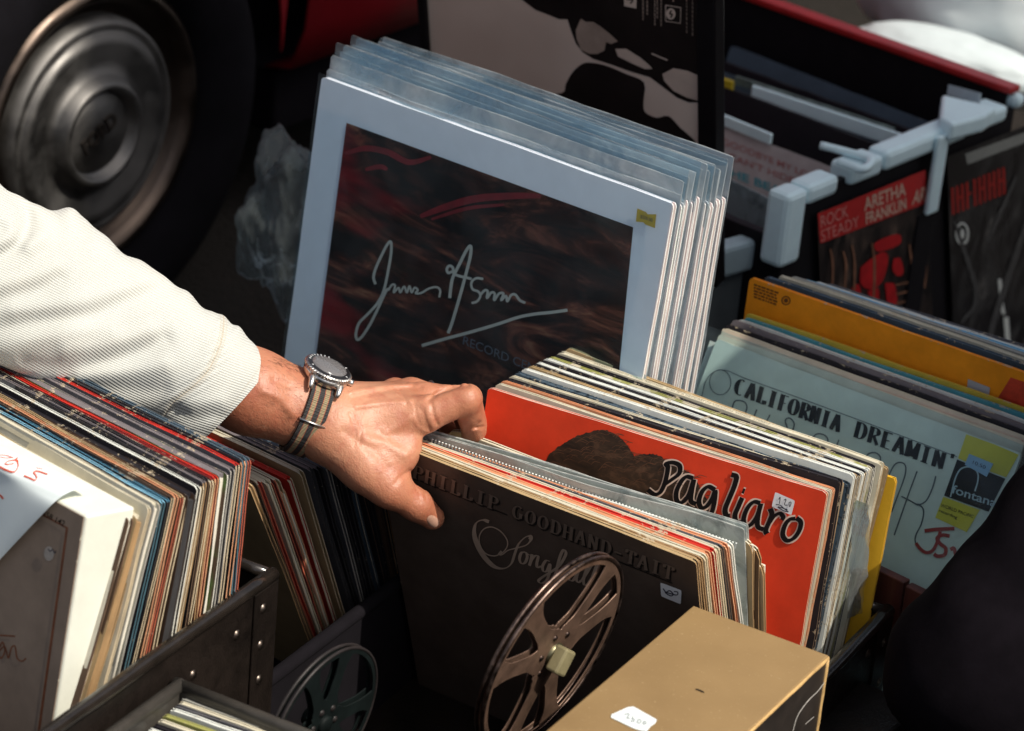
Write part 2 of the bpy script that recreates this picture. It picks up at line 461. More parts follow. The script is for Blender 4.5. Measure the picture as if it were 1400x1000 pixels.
# ------------------------------------------------------------------ ground
def ground():
    t = NT('dark_asphalt')
    v = t.n('ShaderNodeTexVoronoi'); v.inputs['Scale'].default_value = 160; t.l(t.obj(), v.inputs['Vector'])
    c = t.ramp(t.noise(3, 6, .6), [(.3, (.022, .018, .016)), (.7, (.045, .037, .032))])
    c = t.mix(t.maprange(v.outputs['Distance'], .1, .5), c, (.02, .018, .016), 'MIX')
    t.l(c, t.b.inputs['Base Color']); t.b.inputs['Roughness'].default_value = .95; t.b.inputs['Specular IOR Level'].default_value = .1
    t.l(t.bump(v.outputs['Distance'], .6, .004), t.b.inputs['Normal'])
    o = mesh('ground', [(-60, -60, 0), (60, -60, 0), (60, 60, 0), (-60, 60, 0)], [(0, 1, 2, 3)], [t.m])
    tag(o, kind='structure')
ground()

# ------------------------------------------------------------------ leather cases
def case(label, x0, x1, y0, y1, zb, rim, rivets_x=(), strap=None, back=True, front=True, left=True, name='leather_record_case', mat=None, rmat=None):
    mat = mat or LEATHER; rmat = rmat or RIMM
    root = tag(empty(name, ((x0 + x1) / 2, (y0 + y1) / 2, zb)), label, 'case')
    L = root.location
    def bx(n, a, b, c, d, e, f, m=None, bev=.002): return box(n, a - L.x, b - L.x, c - L.y, d - L.y, e - L.z, f - L.z, m or mat, root, bev)
    T = .006
    bx('side_wall', x1, x1 + T, y0, y1, zb, rim)
    if left: bx('side_wall', x0 - T, x0, y0, y1, zb, rim)
    if back: bx('back_wall', x0, x1, y1 - T, y1, zb, rim)
    if front: bx('front_wall', x0, x1, y0, y0 + T, zb, rim)
    bx('case_floor', x0 + .001, x1 - .001, y0 + T + .001, y1 - T - .001, zb + .002, zb + .008)
    def seg(a, b):
        n = 14; pts = []
        for i in range(n + 1):
            k = i / n; p = Vector(a).lerp(Vector(b), k); p.z += .0012 * mnoise.noise(p * 22)
            pts.append(p - L)
        return pts
    tube('rim_binding', seg((x1 + T / 2, y0 - .002, rim), (x1 + T / 2, y1, rim)), .0062, rmat, root, 12)
    if back: tube('rim_binding', seg((x0, y1 - T / 2, rim), (x1 + .001, y1 - T / 2, rim)), .0052, RIMM, root, 12)
    if left: tube('rim_binding', seg((x0 - T / 2, y0, rim), (x0 - T / 2, y1, rim)), .0055, RIMM, root, 12)
    if front: tube('rim_binding', seg((x0, y0 + T / 2, rim), (x1, y0 + T / 2, rim)), .0052, RIMM, root, 12)
    if strap:
        bx('corner_strap', x1 + T, x1 + T + .0022, y1 - strap, y1 + .001, zb, rim - .004, LEATHER, .0008)
        bx('corner_strap', x1 - strap, x1 + T + .001, y1, y1 + .0022, zb, rim - .004, LEATHER, .0008)
    me = None
    for k, (ry, rz, on) in enumerate(rivets_x):
        if me is None:
            v, f = lathe_g([(0, .0024), (.0022, .0020), (.0038, .0009), (.0044, 0)], 14); q = mesh('rivet', v, f, [RIVET], None, root, True); me = q.data
        else: q = bpy.data.objects.new('rivet', me); COL.objects.link(q); q.parent = root
        q.location = Vector((x1 + T + (.0022 if on else 0), ry, rz)) - L; q.rotation_euler = (0, R(90), 0)
    return root

SHADE_CASE = basic('shade_dark_case', (.007, .006, .008), .95, .2, 40, .2, 200, spec=.1)  # near-black walls: the deep shade on this case is put into its colour
# left case: its right rim runs from the lower left up to the corner near (378, 787)
LX = at_x(378, 787, -1.182)
LXw = -1.182
def rv(pts, x, on=True): return [(at_x(a, b, x).y, at_x(a, b, x).z, o) for a, b, o in pts]
rim_L = at_x(372, 790, LXw).z
case('long black leather case with riveted corner holding the leftmost row of records', -1.56, LXw - .006, 1.50, LX.y, .02, rim_L,
     rv([(324, 868, 0), (264, 923, 0), (357, 831, 1), (353, 881, 1), (351, 928, 1), (349, 975, 1)], LXw), strap=.033)
RXw = -.800
RC1 = at_x(1218, 843, RXw)
case('black leather case with riveted edge strap holding the red record at centre', -1.215, RXw - .006, 2.052, RC1.y, .0, at_x(1200, 856, RXw).z,
     rv([(1205, 877, 1), (1186, 894, 0), (1198, 932, 1), (1191, 990, 1)], RXw), strap=.030, left=False, front=False)
MC = at_x(538, 800, -1.200)
case('dark case in shadow behind the left case, its records leaning towards the hand', -1.60, -1.206, LX.y + .012, MC.y + .10, .0, MC.z - .004, (), None, back=False, front=False, left=False, mat=SHADE_CASE, rmat=SHADE_CASE)

# ------------------------------------------------------------------ left row
C = dict(
 tan=(.42, .30, .16), cream=(.58, .54, .42), grey=(.33, .33, .30), black=(.020, .018, .022), brown=(.10, .06, .04), red=(.50, .03, .02), blue=(.10, .28, .42),
 lblue=(.22, .48, .66), slate=(.06, .09, .12), salmon=(.62, .27, .14), white=(.66, .68, .64), mauve=(.17, .15, .16), green=(.10, .20, .05), maroon=(.22, .02, .02),
 orange=(.85, .30, .015), yellow=(.55, .42, .06), teal=(.08, .30, .36), olive=(.30, .30, .10), dgrey=(.09, .09, .10), gold=(.72, .42, .03), kraft=(.32, .20, .10))
L_ROW = [  # face, top, side, thickness, description
 ('brown', 'brown', 'n', .006, 'dark brown record box with torn ragged corner right behind the white boxed set'),
 ('tan', 'cream', 'k', .010, 'thick tan boxed record with a creased side, second behind the white boxed set'),
 ('cream', 'cream', 'c', .0035, 'thin ivory record sleeve just behind the thick tan box'),
 ('grey', 'cream', 'g', .0075, 'wide pale grey record sleeve with a clean rounded corner'),
 ('black', 'lblue', 'u', .0045, 'black record sleeve with a bright light blue top edge'),
 ('black', 'blue', 'b', .0035, 'black sleeve with a thin darker blue line along its top'),
 ('black', 'brown', 'c', .0035, 'scuffed black sleeve in front of the two salmon edges'),
 ('brown', 'salmon', 's', .0045, 'salmon striped record edge in the middle of the left row, front one of two'),
 ('brown', 'tan', 'r', .004, 'record sleeve with pinkish cream edge right behind the salmon striped one'),
 ('brown', 'brown', 'c', .005, 'dark brown record sleeve with cream board edges in the left case'),
 ('brown', 'black', 'b', .009, 'thick brown-black album with a peeling white corner in the left case'),
 ('black', 'white', 'w', .005, 'black album whose top edge has worn through to jagged white'),
 ('black', 'black', 'c', .004, 'black record sleeve with cream side between the jagged white edge and the grey line'),
 ('dgrey', 'mauve', 'k', .004, 'dark sleeve with a faint mauve top edge in the left case'),
 ('black', 'black', 'n', .004, 'plain black sleeve in front of the red and white banded edges'),
 ('brown', 'cream', 'c', .004, 'ivory sleeve with broken brown marks along its top edge'),
 ('maroon', 'maroon', 'k', .004, 'dark maroon sleeve just in front of the bright red edge'),
 ('maroon', 'red', 's', .0045, 'record with a bright red top edge crossing the whole left row'),
 ('brown', 'mauve', 'w', .010, 'brown and green covered record in a clear outer sleeve in the left case'),
 ('dgrey', 'mauve', 'g', .0055, 'grey mauve record sleeve with a lightly torn corner behind the green one'),
 ('dgrey', 'red', 'c', .0045, 'cream sleeve with a short red strip along its top right'),
 ('black', 'black', 's', .0055, 'deep black record sleeve third from the back of the left row'),
 ('slate', 'slate', 'u', .005, 'speckled slate blue record sleeve near the back of the left row'),
 ('slate', 'slate', 'r', .004, 'rearmost record of the left row with a reddish board side'),
]
SC = .975
def zz(z): return (z - CAMZ) * SC + CAMZ
Lpath = [(0, 176, 712), (.10, 198, 703), (.16, 212, 691), (.30, 236, 681), (.44, 262, 678), (.56, 277, 661), (.70, 294, 655), (.80, 312, 648), (.90, 327, 635), (1, 339, 628)]
tot = sum(q[3] for q in L_ROW); acc = 0
p0 = at_z(176, 712, zz(.325)); p1 = at_z(339, 628, zz(.340))
for i, (fc, tp, sd_, t, desc) in enumerate(L_ROW):
    k = acc / (tot - L_ROW[-1][3]); acc += t
    px, py = path(Lpath, k); y = lerp(p0.y, p1.y, k)
    c = at_y(px, py + rnd.uniform(-2.2, 2.2), y)
    f = cover(C[fc], pattern=(14, .52, C['green'], .5)) if 'green covered' in desc else cover(C[fc], amt=.003)
    M = pose(c, lerp(-13.5, -9.5, k) + rnd.uniform(-.5, .5), lerp(-17, -3, k) + rnd.uniform(-.8, .8), .313, roll=rnd.uniform(-.35, .35))
    o = record(M, desc, f, cover(C[tp], amt=.0012 if 'bright red' in desc or 'light blue' in desc else .003), sd_, t * .93, .313, group='records standing in the left case', wave=.0016, open_side='thick' not in desc)
# white boxed set in front
zt = zz(.335)
cF = at_z(118, 706, zt); cB = at_z(167, 698, zt)
YB = -11.5
u = Vector((math.cos(R(YB)), math.sin(R(YB)), 0))
def solve_tilt(corner, u, slope):
    h = Vector((-u.y, u.x, 0)); best = None
    for k in range(-160, 161):
        t = R(k * .25); d = -Vector((0, 0, 1)) * math.cos(t) + h * math.sin(t)
        a = proj(corner); b = proj(corner + d * .1); e = abs((b[0] - a[0]) / (b[1] - a[1]) - slope)
        if best is None or e < best[0]: best = (e, k * .25)
    return best[1]
MW = pose(cF, YB, solve_tilt(cF, u, -.157), .315)
inv = MW.inverted(); db = inv @ cB; TH = .040
root = tag(empty('boxed_record_set', mat4=MW), 'thick boxed record set with a blank cream side, frontmost in the left case', 'box set')
BROWNF = worn('box_face_card', (.24, .185, .145), edge=(.6, .56, .45), amt=.0035)
WSPINE = basic('cream_spine_paper', (.70, .71, .62), .6, .05, 30, .25, 60, bdist=.0008)
v, f = box_g(0, .315, 0, TH, -.315, 0)
sk = db.x - .315
v = [(x + (sk if y > .01 and x > .1 else 0), y, z + (db.z if y > .01 else 0)) for x, y, z in v]
bevel(mesh('box_body', v, f, [WSPINE], None, root), .002, 3)
mesh('front_panel', *box_g(.0005, .3135, -.0012, -.0002, -.3138, -.0012), [BROWNF], None, root)
mp = px_map(MW, -.0012)
ink = Ink(mp); RUST = basic('rust_print', (.16, .055, .025), .5, .4, 60, 0)
ink.stroke([(-60, 640), (92, 722), (52, 1010)], 3.2, smooth=False)
ink.stroke([(-10, 868), (21, 870)], 2, smooth=False)
ink.stroke([(0, 885), (4, 878), (7, 890), (2, 900), (-2, 893), (6, 884), (9, 890), (12, 900), (16, 886), (21, 884), (24, 900), (31, 904), (36, 900)], 1.8)
ink.build('printed_frame', RUST, root)
text_px('printed_text', 'STEREO 2658 142', (18, 684), (88, 720), (2.4, -7.6), mp, INK, root, .004, h=.0006)
ink = Ink(mp, .0008); ink.poly([(68 + 7 * math.cos(a * .4), 757 + 10 * math.sin(a * .4)) for a in range(16)]); ink.build('price_sticker', basic('worn_sticker', (.34, .31, .28), .6, .2, 90), root)
ink = Ink(mp, .0010); ink.stroke([(67, 750), (70, 754), (73, 751), (76, 756), (78, 753)], 1.2); ink.build('pencil_price', PEN, root)

# sheet of paper with red handwriting draped over the boxed set
def paper():
    rows = []
    Rt = [(128, 667.5), (120, 667), (110, 668), (101, 670.5), (93, 674), (85, 678.5), (78, 684), (71, 690), (54, 708), (36, 727), (18, 746), (-2, 768), (-30, 799)]
    Lf = [(-80, 575), (-80, 579), (-80, 584), (-80, 589), (-80, 594), (-80, 600), (-80, 606), (-80, 614), (-80, 650), (-80, 690), (-80, 730), (-80, 770), (-80, 830)]
    n = (MW.to_3x3() @ Vector((0, -1, 0))).normalized(); pf = MW @ Vector((0, -.0012, 0)) + n * .005
    zs = [.014, .0142, .0138, .013, .0118, .010, .007]
    vs, fs = [], []
    for j, (a, b) in enumerate(zip(Lf, Rt)):
        for i in range(15):
            k = i / 14; px, py = lerp(a[0], b[0], k), lerp(a[1], b[1], k)
            if j < 7:
                p = MW @ Vector((0, 0, 0)); zz_ = zt + .012 * (zs[j] / .014) - .004 + .0015 * math.sin(k * 7)
                q = at_z(px, py, zz_)
                # keep the curl in front of the box edge
                w_ = (j / 7) ** 2; q = q.lerp(at_plane(px, py, pf, n), w_)
            else: q = at_plane(px, py, pf + n * .003 * math.sin(k * 5 + j * .4), n)
            vs.append(q)
    for j in range(len(Rt) - 1):
        for i in range(14): a = j * 15 + i; fs.append((a, a + 15, a + 16, a + 1))
    base = vs[0].copy()
    o = mesh('paper_sheet', [v - base for v in vs], fs, [basic('blue_white_paper', (.74, .82, .83), .7, .04, 15, .1, 60)], None, None, True)
    o.location = base
    so = o.modifiers.new('solidify', 'SOLIDIFY'); so.thickness = .0004
    sb = o.modifiers.new('subsurf', 'SUBSURF'); sb.levels = sb.render_levels = 2
    tag(o, 'pale blue-white paper with red handwriting curling over the white boxed set', 'paper')
    bpy.context.view_layer.update()
    bv = BVHTree.FromObject(o, bpy.context.evaluated_depsgraph_get())
    def mp(a, b, h):
        d = V(ray(a, b)).normalized(); l = o.matrix_world.inverted()
        hit = bv.ray_cast(l @ Vector((0, 0, CAMZ)), d)
        if hit[0] is None: return at_plane(a, b, pf, n)
        p = o.matrix_world @ hit[0]; nn = hit[1]; nn = -nn if nn.dot(d) > 0 else nn
        return p + nn * (h + .0003)
    ink = Ink(mp)
    c = lambda L: [(x / 7, 580 + y / 7) for x, y in L]
    for L_, w_ in (([(-40, 395), (10, 415), (60, 440), (110, 460), (140, 460), (163, 440), (175, 400), (165, 360), (152, 340), (172, 328)], 2.2),
                   ([(180, 358), (130, 352), (80, 360), (50, 380), (70, 392), (100, 388), (135, 382)], 1.5),
                   ([(232, 498), (290, 522), (335, 542), (354, 520), (340, 490), (322, 468), (350, 456), (400, 468), (455, 488)], 2.0),
                   ([(-10, 300), (60, 305), (130, 330)], .9), ([(0, 320), (60, 330), (130, 325)], .8), ([(345, 422), (410, 436)], .7), ([(-20, 675), (10, 685), (36, 716)], 2.6)):
        ink.stroke(c(L_), w_, pen=(R(35), w_ * .45, 1))
    ink.build('red_handwriting', basic('red_marker_ink', (.62, .07, .02), .5, .1, 60, 0), o)
paper()

# ------------------------------------------------------------------ second row (leaning towards the hand)
M_ROW = [
 ('tan', 'tan', 'k', 'worn tan sleeve leaning right beside the left case, frontmost of the shadowed row'),
 ('brown', 'brown', 'n', 'dark brown sleeve between the tan sleeve and the red one in the shadowed row'),
 ('red', 'cream', 'r', 'deep red album with orange glow along its top left corner'),
 ('cream', 'cream', 'c', 'ivory board edge between two red albums in the shadowed row'),
 ('maroon', 'cream', 'r', 'darker red album behind the ivory edge in the shadowed row'),
 ('tan', 'cream', 'c', 'chipped cream sleeve with a broken top edge in the shadowed row'),
 ('cream', 'salmon', 's', 'short salmon paper sleeve standing lower than its neighbours'),
 ('red', 'red', 'c', 'album with a narrow red top right before the dark records'),
 ('tan', 'cream', 'c', 'last bright cream sleeve before the dark records'),
 ('dgrey', 'mauve', 'b', 'dark grey album with a wide dusty top, first after the cream sleeves'),
 ('black', 'dgrey', 'b', 'black album under the watch strap, second of the dark records'),
 ('dgrey', 'slate', 'g', 'charcoal album with a scuffed side, third of the dark records'),
 ('black', 'mauve', 'b', 'black album with a grey top line, fourth of the dark records'),
 ('black', 'black', 'b', 'plain black album, fifth of the dark records below the hand'),
 ('slate', 'dgrey', 'b', 'dark slate album, sixth of the dark records below the hand'),
 ('black', 'olive', 'n', 'black album with a dull yellow top line below the wrist'),
 ('black', 'black', 'b', 'black album with no light edge, below the heel of the hand'),
 ('brown', 'brown', 'n', 'dark brown album below the thumb'),
 ('black', 'black', 'k', 'black album with a thin tan side edge below the thumb'),
 ('brown', 'brown', 'c', 'rearmost album of the shadowed row with a pale side edge beside the songfall cover'),
]
Mp = [(0, 341, 668), (.10, 352, 664), (.15, 363, 662), (.25, 376, 661), (.36, 392, 657), (.45, 420, 645), (.6, 450, 642), (.8, 490, 645), (1, 523, 648)]
q0 = at_z(341, 668, .252); q1 = at_z(523, 648, .238)
for i, (fc, tp, sd_, desc) in enumerate(M_ROW):
    k = i / (len(M_ROW) - 1); px, py = path(Mp, k); c = at_y(px, py + (14 if 'short' in desc else 0) + rnd.uniform(-1, 1), lerp(q0.y, q1.y, k))
    M = pose(c, lerp(-11, -6, k) + rnd.uniform(-.4, .4), lerp(25, 20, k) + rnd.uniform(-.5, .5), .313)
    record(M, desc, cover(C[fc], amt=.003), cover(C[tp], amt=.003), sd_, .0045, .313, group='records leaning in the shadowed case', wave=.0009)

# ------------------------------------------------------------------ songfall stack (pushed forward by the hand)
AS = at_d(514, 598, 2.714); BS = at_z(952, 769, AS.z)
uS = (BS - AS); uS.z = 0
yS = math.degrees(math.atan2(uS.y, uS.x))
def stack_pose(TR, z_or_y, yaw, tilt, size=.315, roll=0): return pose(TR, yaw, tilt, size, roll=roll)
M0 = pose(BS, yS, 19.0, .315)
BRN = worn('dark_brown_cover_card', (.095, .068, .052), edge=(.55, .45, .3), amt=.0024, rough=.38, var=.22)
so = record(M0, 'dark brown album with embossed capitals and pale script title, under the thumb', BRN, cover(C['tan'], amt=.002), 'k', .004, .315, group='records held forward by the hand', wave=0)
mp = px_map(M0)
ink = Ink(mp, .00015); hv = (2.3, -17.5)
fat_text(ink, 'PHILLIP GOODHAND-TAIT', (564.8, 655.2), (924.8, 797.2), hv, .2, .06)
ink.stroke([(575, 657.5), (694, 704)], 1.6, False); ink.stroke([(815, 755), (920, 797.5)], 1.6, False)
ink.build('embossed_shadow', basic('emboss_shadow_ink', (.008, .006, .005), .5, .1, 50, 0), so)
ink = Ink(mp, .0006)
fat_text(ink, 'PHILLIP GOODHAND-TAIT', (563, 652), (923, 794), hv, .2, .06)
ink.build('embossed_capitals', basic('bronze_print', (.17, .125, .095), .35, .2, 60, 0), so)
SCR = basic('pale_bronze_print', (.46, .34, .25), .4, .15, 80, 0)
c5 = lambda L: [(520 + x / 3.333, 580 + y / 3.333) for x, y in L]
ink = Ink(mp, .0009)
pen = (R(105), .9, 1.6)
ink.stroke(c5([(498, 443), (470, 434), (440, 448), (430, 490), (442, 540), (475, 600), (520, 645), (565, 655), (598, 635), (615, 590), (632, 545), (660, 515), (682, 508), (688, 525), (668, 548), (630, 560), (585, 572), (560, 590), (545, 580)]), 6.8, pen=(R(62), 1.5, 2.4))
ink.stroke(c5([(552, 588), (520, 598), (480, 585), (456, 545), (455, 505), (475, 475), (510, 466), (550, 485), (578, 520), (582, 550), (568, 575), (548, 590)]), 1.6)
def word(L, w=4.2): ink.stroke(c5(L), w, pen=(R(108), 1.0, 1.5))
word([(660, 580), (645, 585), (637, 610), (645, 632), (662, 628), (672, 605), (668, 585), (660, 580), (680, 592), (694, 596)])
word([(694, 590), (688, 620), (682, 642), (692, 615), (708, 598), (722, 600), (716, 630), (718, 650), (735, 645)])
word([(775, 622), (757, 620), (742, 645), (746, 668), (762, 665), (776, 635), (772, 680), (758, 712), (735, 722), (724, 710), (745, 692), (785, 668)])
word([(785, 668), (820, 640), (848, 590), (838, 570), (822, 600), (806, 660), (795, 715), (798, 738), (812, 738), (825, 715), (818, 690), (840, 680)])
word([(900, 665), (880, 662), (862, 685), (866, 708), (882, 708), (900, 680), (906, 665), (896, 700), (904, 718), (922, 708)])
word([(922, 708), (950, 665), (968, 630), (958, 618), (945, 650), (930, 700), (932, 730), (950, 725)])
word([(950, 725), (980, 680), (1004, 650), (994, 632), (978, 670), (962, 720), (966, 748), (990, 740), (1000, 728)])
ink.build('script_title', SCR, so)
def sticker(px, parent, mp, mat=WHITE_STK, h=.0012, name='price_sticker'):
    ink = Ink(mp, h); ink.poly(px); return ink.build(name, mat, parent)
def rounded(c4, k=.12):
    out = []
    for i in range(4):
        a, b, c = c4[i - 1], c4[i], c4[(i + 1) % 4]
        out += [(lerp(b[0], a[0], k), lerp(b[1], a[1], k)), (lerp(b[0], a[0], k * .3) * .7 + lerp(b[0], c[0], k * .3) * .3, lerp(b[1], a[1], k * .3) * .7 + lerp(b[1], c[1], k * .3) * .3), (lerp(b[0], c[0], k), lerp(b[1], c[1], k))]
    return out
sticker(rounded([(904, 795), (933, 806), (932, 825), (905, 814)]), so, mp, h=.0014)
ink = Ink(mp, .0017); ink.stroke([(908, 803), (912, 808), (917, 806), (922, 811), (918, 813), (911, 808), (926, 812), (928, 808), (923, 807)], 1.4); ink.build('handwritten_price', PEN, so)

S_ROW = [((957, 767), 'kraft', 'k', 'tan edged sleeve directly behind the dark brown album'), ((963, 763), 'cream', 'c', 'cream sleeve second behind the dark brown album'),
 ((969, 758), 'salmon', 's', 'orange edged sleeve behind the dark brown album'), ((975, 755), 'red', 'c', 'sleeve with a thin red top line behind the dark brown album'),
 ((981, 752), 'cream', 'c', 'ragged cream sleeve with a chipped corner behind the orange edge'), ((986, 750), 'dgrey', 'n', 'dark stained board edge in the middle of the held stack'),
 ((992, 748), 'salmon', 's', 'peach coloured sleeve near the back of the held stack'), ((998, 747), 'white', 'w', 'white sleeve just in front of the ribbed plastic wallet')]
for i, ((a, b), tp, sd_, desc) in enumerate(S_ROW):
    k = (i + 1) / (len(S_ROW) + 1); y = BS.y + .046 * k
    M = pose(at_y(a, b, y), yS + .3 * k + rnd.uniform(-.1, .1), 19.3 + .3 * k, .315, roll=3.0 * k)
    record(M, desc, cover(C[tp], amt=.003), cover(C[tp], amt=.004), sd_, .0042, .315, group='records held forward by the hand', wave=.0007)
# ribbed plastic wallet, its top rising above the sleeves
yP = BS.y + .051
TRp = at_y(1017, 724, yP + .006); TLp = at_y(598, 597, yP + .006)
MP = pose(TRp, math.degrees(math.atan2((TRp - TLp).y, (TRp - TLp).x)), 16, .326)
# roll so that the top edge follows the photograph
uu = (TRp - TLp).normalized(); MP = frame_mat(TRp - uu * .33, uu, MP.to_3x3() @ Vector((0, 0, 1)))
wal = tag(empty('plastic_wallet', mat4=MP), 'translucent plastic record wallet with a ribbed seam, just under the fingertips', 'plastic wallet')
HAZY = basic('hazy_plastic_sheet', (.50, .53, .50), .22, .12, 10, .5, 14, spec=.6, bdist=.003)
MILK2 = plastic('hazy_wallet_plastic', milk=1.0, rough=.18, mcol=(.80, .84, .80))
for k in range(4):
    g = board_g(.33, .33, .0004, k * .0022, .003, .0003, 900 + k, .0022, n=14)
    mesh('plastic_sheet', g[0], g[1], [MILK2 if k else MILK2], None, wal, True)
record(MP @ Matrix.Translation((.004, .0025, -.013)), 'pale grey sleeve inside the ribbed plastic wallet', cover((.42, .44, .40), amt=.001), cover(C['white'], amt=.001), 'w', .003, .318)
# the ribs
def ribs():
    mpw = px_map(MP, -.0035); vs, fs = [], []
    n = 92
    for i in range(n):
        k = i / (n - 1); x0 = lerp(588, 1003, k); y0 = lerp(604, 746, k)
        P = [mpw(x0, y0 + 4.2, 0), mpw(x0 + 1.8, y0 + 4.8, 0), mpw(x0 + 5.0, y0 - 3.4, 0), mpw(x0 + 3.2, y0 - 4.2, 0)]
        nn = (MP.to_3x3() @ Vector((0, -1, 0))) * .0011
        o = len(vs); vs += P + [p + nn for p in P]
        fs += [(o, o + 3, o + 2, o + 1), (o + 4, o + 5, o + 6, o + 7)] + [(o + a, o + (a + 1) % 4, o + 4 + (a + 1) % 4, o + 4 + a) for a in range(4)]
    o = mesh('ribbed_seam', [MP.inverted() @ v for v in vs], fs, [basic('rib_plastic', (.72, .76, .74), .3, .1, 40)], None, wal)
    tag(o, kind='stuff')
ribs()
for i, ((a, b), hh, desc) in enumerate((((1030, 742), .30, 'tan paper inner sleeve with a soft corner behind the plastic wallet'), ((1039, 750), .295, 'dark creased paper sleeve second behind the plastic wallet'), ((1046, 770), .285, 'plain tan paper sleeve standing lowest behind the plastic wallet'))):
    M = pose(at_y(a, b, yP + .014 + .006 * i), yS + 1, 13, .3)
    record(M, desc, cover([(.5, .36, .2), (.16, .10, .06), (.5, .37, .22)][i], amt=.003), cover(C['cream'], amt=.004), 'k', .004, .3, wave=.002, r=.012)

# ------------------------------------------------------------------ red record and the stack behind it
AP = at_d(667, 530, 2.753); BP = at_z(1131, 674, AP.z)
yPg = math.degrees(math.atan2((BP - AP).y, (BP - AP).x))
REDC = worn('red_cover_card', (.70, .055, .02), edge=(.7, .45, .35), amt=.0012, rough=.5, var=.12)
MPg = pose(BP, yPg, -5, .315)
pg = record(MPg, 'bright red album with black blackletter title and brown hair, behind the plastic wallet', REDC, cover((.62, .42, .34), amt=.001), 'c', .004, .315, .20, group='records behind the red album', wave=0)
mp = px_map(MPg)
c6 = lambda L: [(660 + x / 3.333, 440 + y / 3.333) for x, y in L]
c7 = lambda L: [(900 + x / 3.333, 500 + y / 3.333) for x, y in L]
t = NT('brown_hair_print')
f = t.noise(26, 7, .7, stretch=(1, 1, 2.2), dist=1.6)
t.l(t.ramp(f, [(.34, (.010, .006, .004)), (.54, (.045, .024, .014)), (.74, (.14, .07, .04))]), t.b.inputs['Base Color']); t.b.inputs['Roughness'].default_value = .5
ink = Ink(mp, .0003)
hair = smooth_pts(c6([(270, 660), (310, 600), (360, 560), (420, 525), (480, 505), (540, 492), (590, 505), (640, 540), (672, 580), (695, 612), (740, 602), (800, 608), (850, 640), (900, 665), (960, 705), (1010, 790), (1080, 900), (1130, 1010)]), 8)
hair = [(x + rnd.uniform(-.7, .7), y + rnd.uniform(-.9, .9)) for x, y in hair]
ink.poly(hair + [(1000, 800), (900, 840), (700, 780), (700, 700)])
ink.build('hair_print', t.m, pg)
ink = Ink(mp, .00035)
for i in range(150):
    k = rnd.random(); j = int(k * (len(hair) - 2)); x, y = hair[j]; a = rnd.uniform(-.9, .2); y += abs(rnd.gauss(0, 22)) + .5; x += rnd.uniform(-6, 6)
    ink.stroke([(x, y + 2), (x + 7 * math.cos(a), y - 1 + 3 * math.sin(a)), (x + 17 * math.cos(a), y + 2.5 + 6 * math.sin(a))], .8, taper=True)
ink.build('hair_strands_print', basic('light_brown_print', (.11, .05, .028), .5, .5, 90, 0), pg)
GL = [
 (c6([(755, 765), (785, 785), (812, 775), (832, 735), (843, 690), (846, 660), (838, 645), (870, 640), (900, 655), (898, 690), (868, 715), (835, 738)]), 6.4),
 (c6([(962, 712), (930, 705), (905, 730), (885, 775), (888, 815), (912, 822), (940, 790), (955, 750), (965, 718), (955, 770), (952, 815), (975, 830)]), 6.6),
 (c6([(1062, 765), (1030, 750), (1003, 772), (988, 815), (998, 845), (1022, 840), (1048, 805), (1062, 770), (1058, 820), (1045, 870), (1020, 895), (992, 893)]), 6.6),
 (c6([(1135, 695), (1158, 705), (1150, 745), (1128, 800), (1108, 850), (1112, 880), (1130, 882)]), 7.2),
 (c6([(1185, 800), (1168, 840), (1152, 880), (1158, 910), (1182, 912)]), 7.0), (c6([(1186, 768), (1196, 772)]), 7.6),
 (c6([(1268, 825), (1236, 820), (1208, 850), (1192, 895), (1198, 928), (1222, 925), (1250, 890), (1265, 850), (1270, 828), (1258, 880), (1256, 930), (1282, 945)]), 6.6),
 (c7([(512, 650), (520, 675), (508, 710), (492, 750), (498, 765)]), 6.8), (c7([(508, 715), (530, 685), (556, 672), (572, 688), (566, 702)]), 6.2),
 (c7([(628, 695), (600, 700), (578, 730), (570, 770), (588, 795), (620, 785), (645, 750), (652, 712), (632, 692)]), 6.6)]
ink = Ink(mp, .0008)
for L_, w_ in GL: ink.stroke(L_, w_ + 2.9)
ink.build('title_outline', basic('cream_print', (.72, .55, .45), .5, .05, 60, 0), pg)
ink = Ink(mp, .0013)
for L_, w_ in GL: ink.stroke(L_, w_ * 1.08, pen=(R(65), w_ * .66, 1.2))
ink.build('title_lettering', INK, pg)
sticker(rounded([(1061, 672), (1088, 684), (1083, 704), (1056, 692)]), pg, mp, h=.0017)
ink = Ink(mp, .0022)
ink.stroke([(1066, 682), (1068, 679), (1067, 688)], 1.1); ink.stroke([(1073, 683), (1076, 682), (1074, 689), (1078, 690)], 1.1); ink.stroke([(1080, 686), (1083, 686), (1081, 692), (1080, 686)], 1.0)
ink.stroke([(1062, 689), (1068, 690), (1074, 695), (1079, 699), (1072, 697), (1065, 692), (1078, 696)], 1.3); ink.build('handwritten_price', PEN, pg)

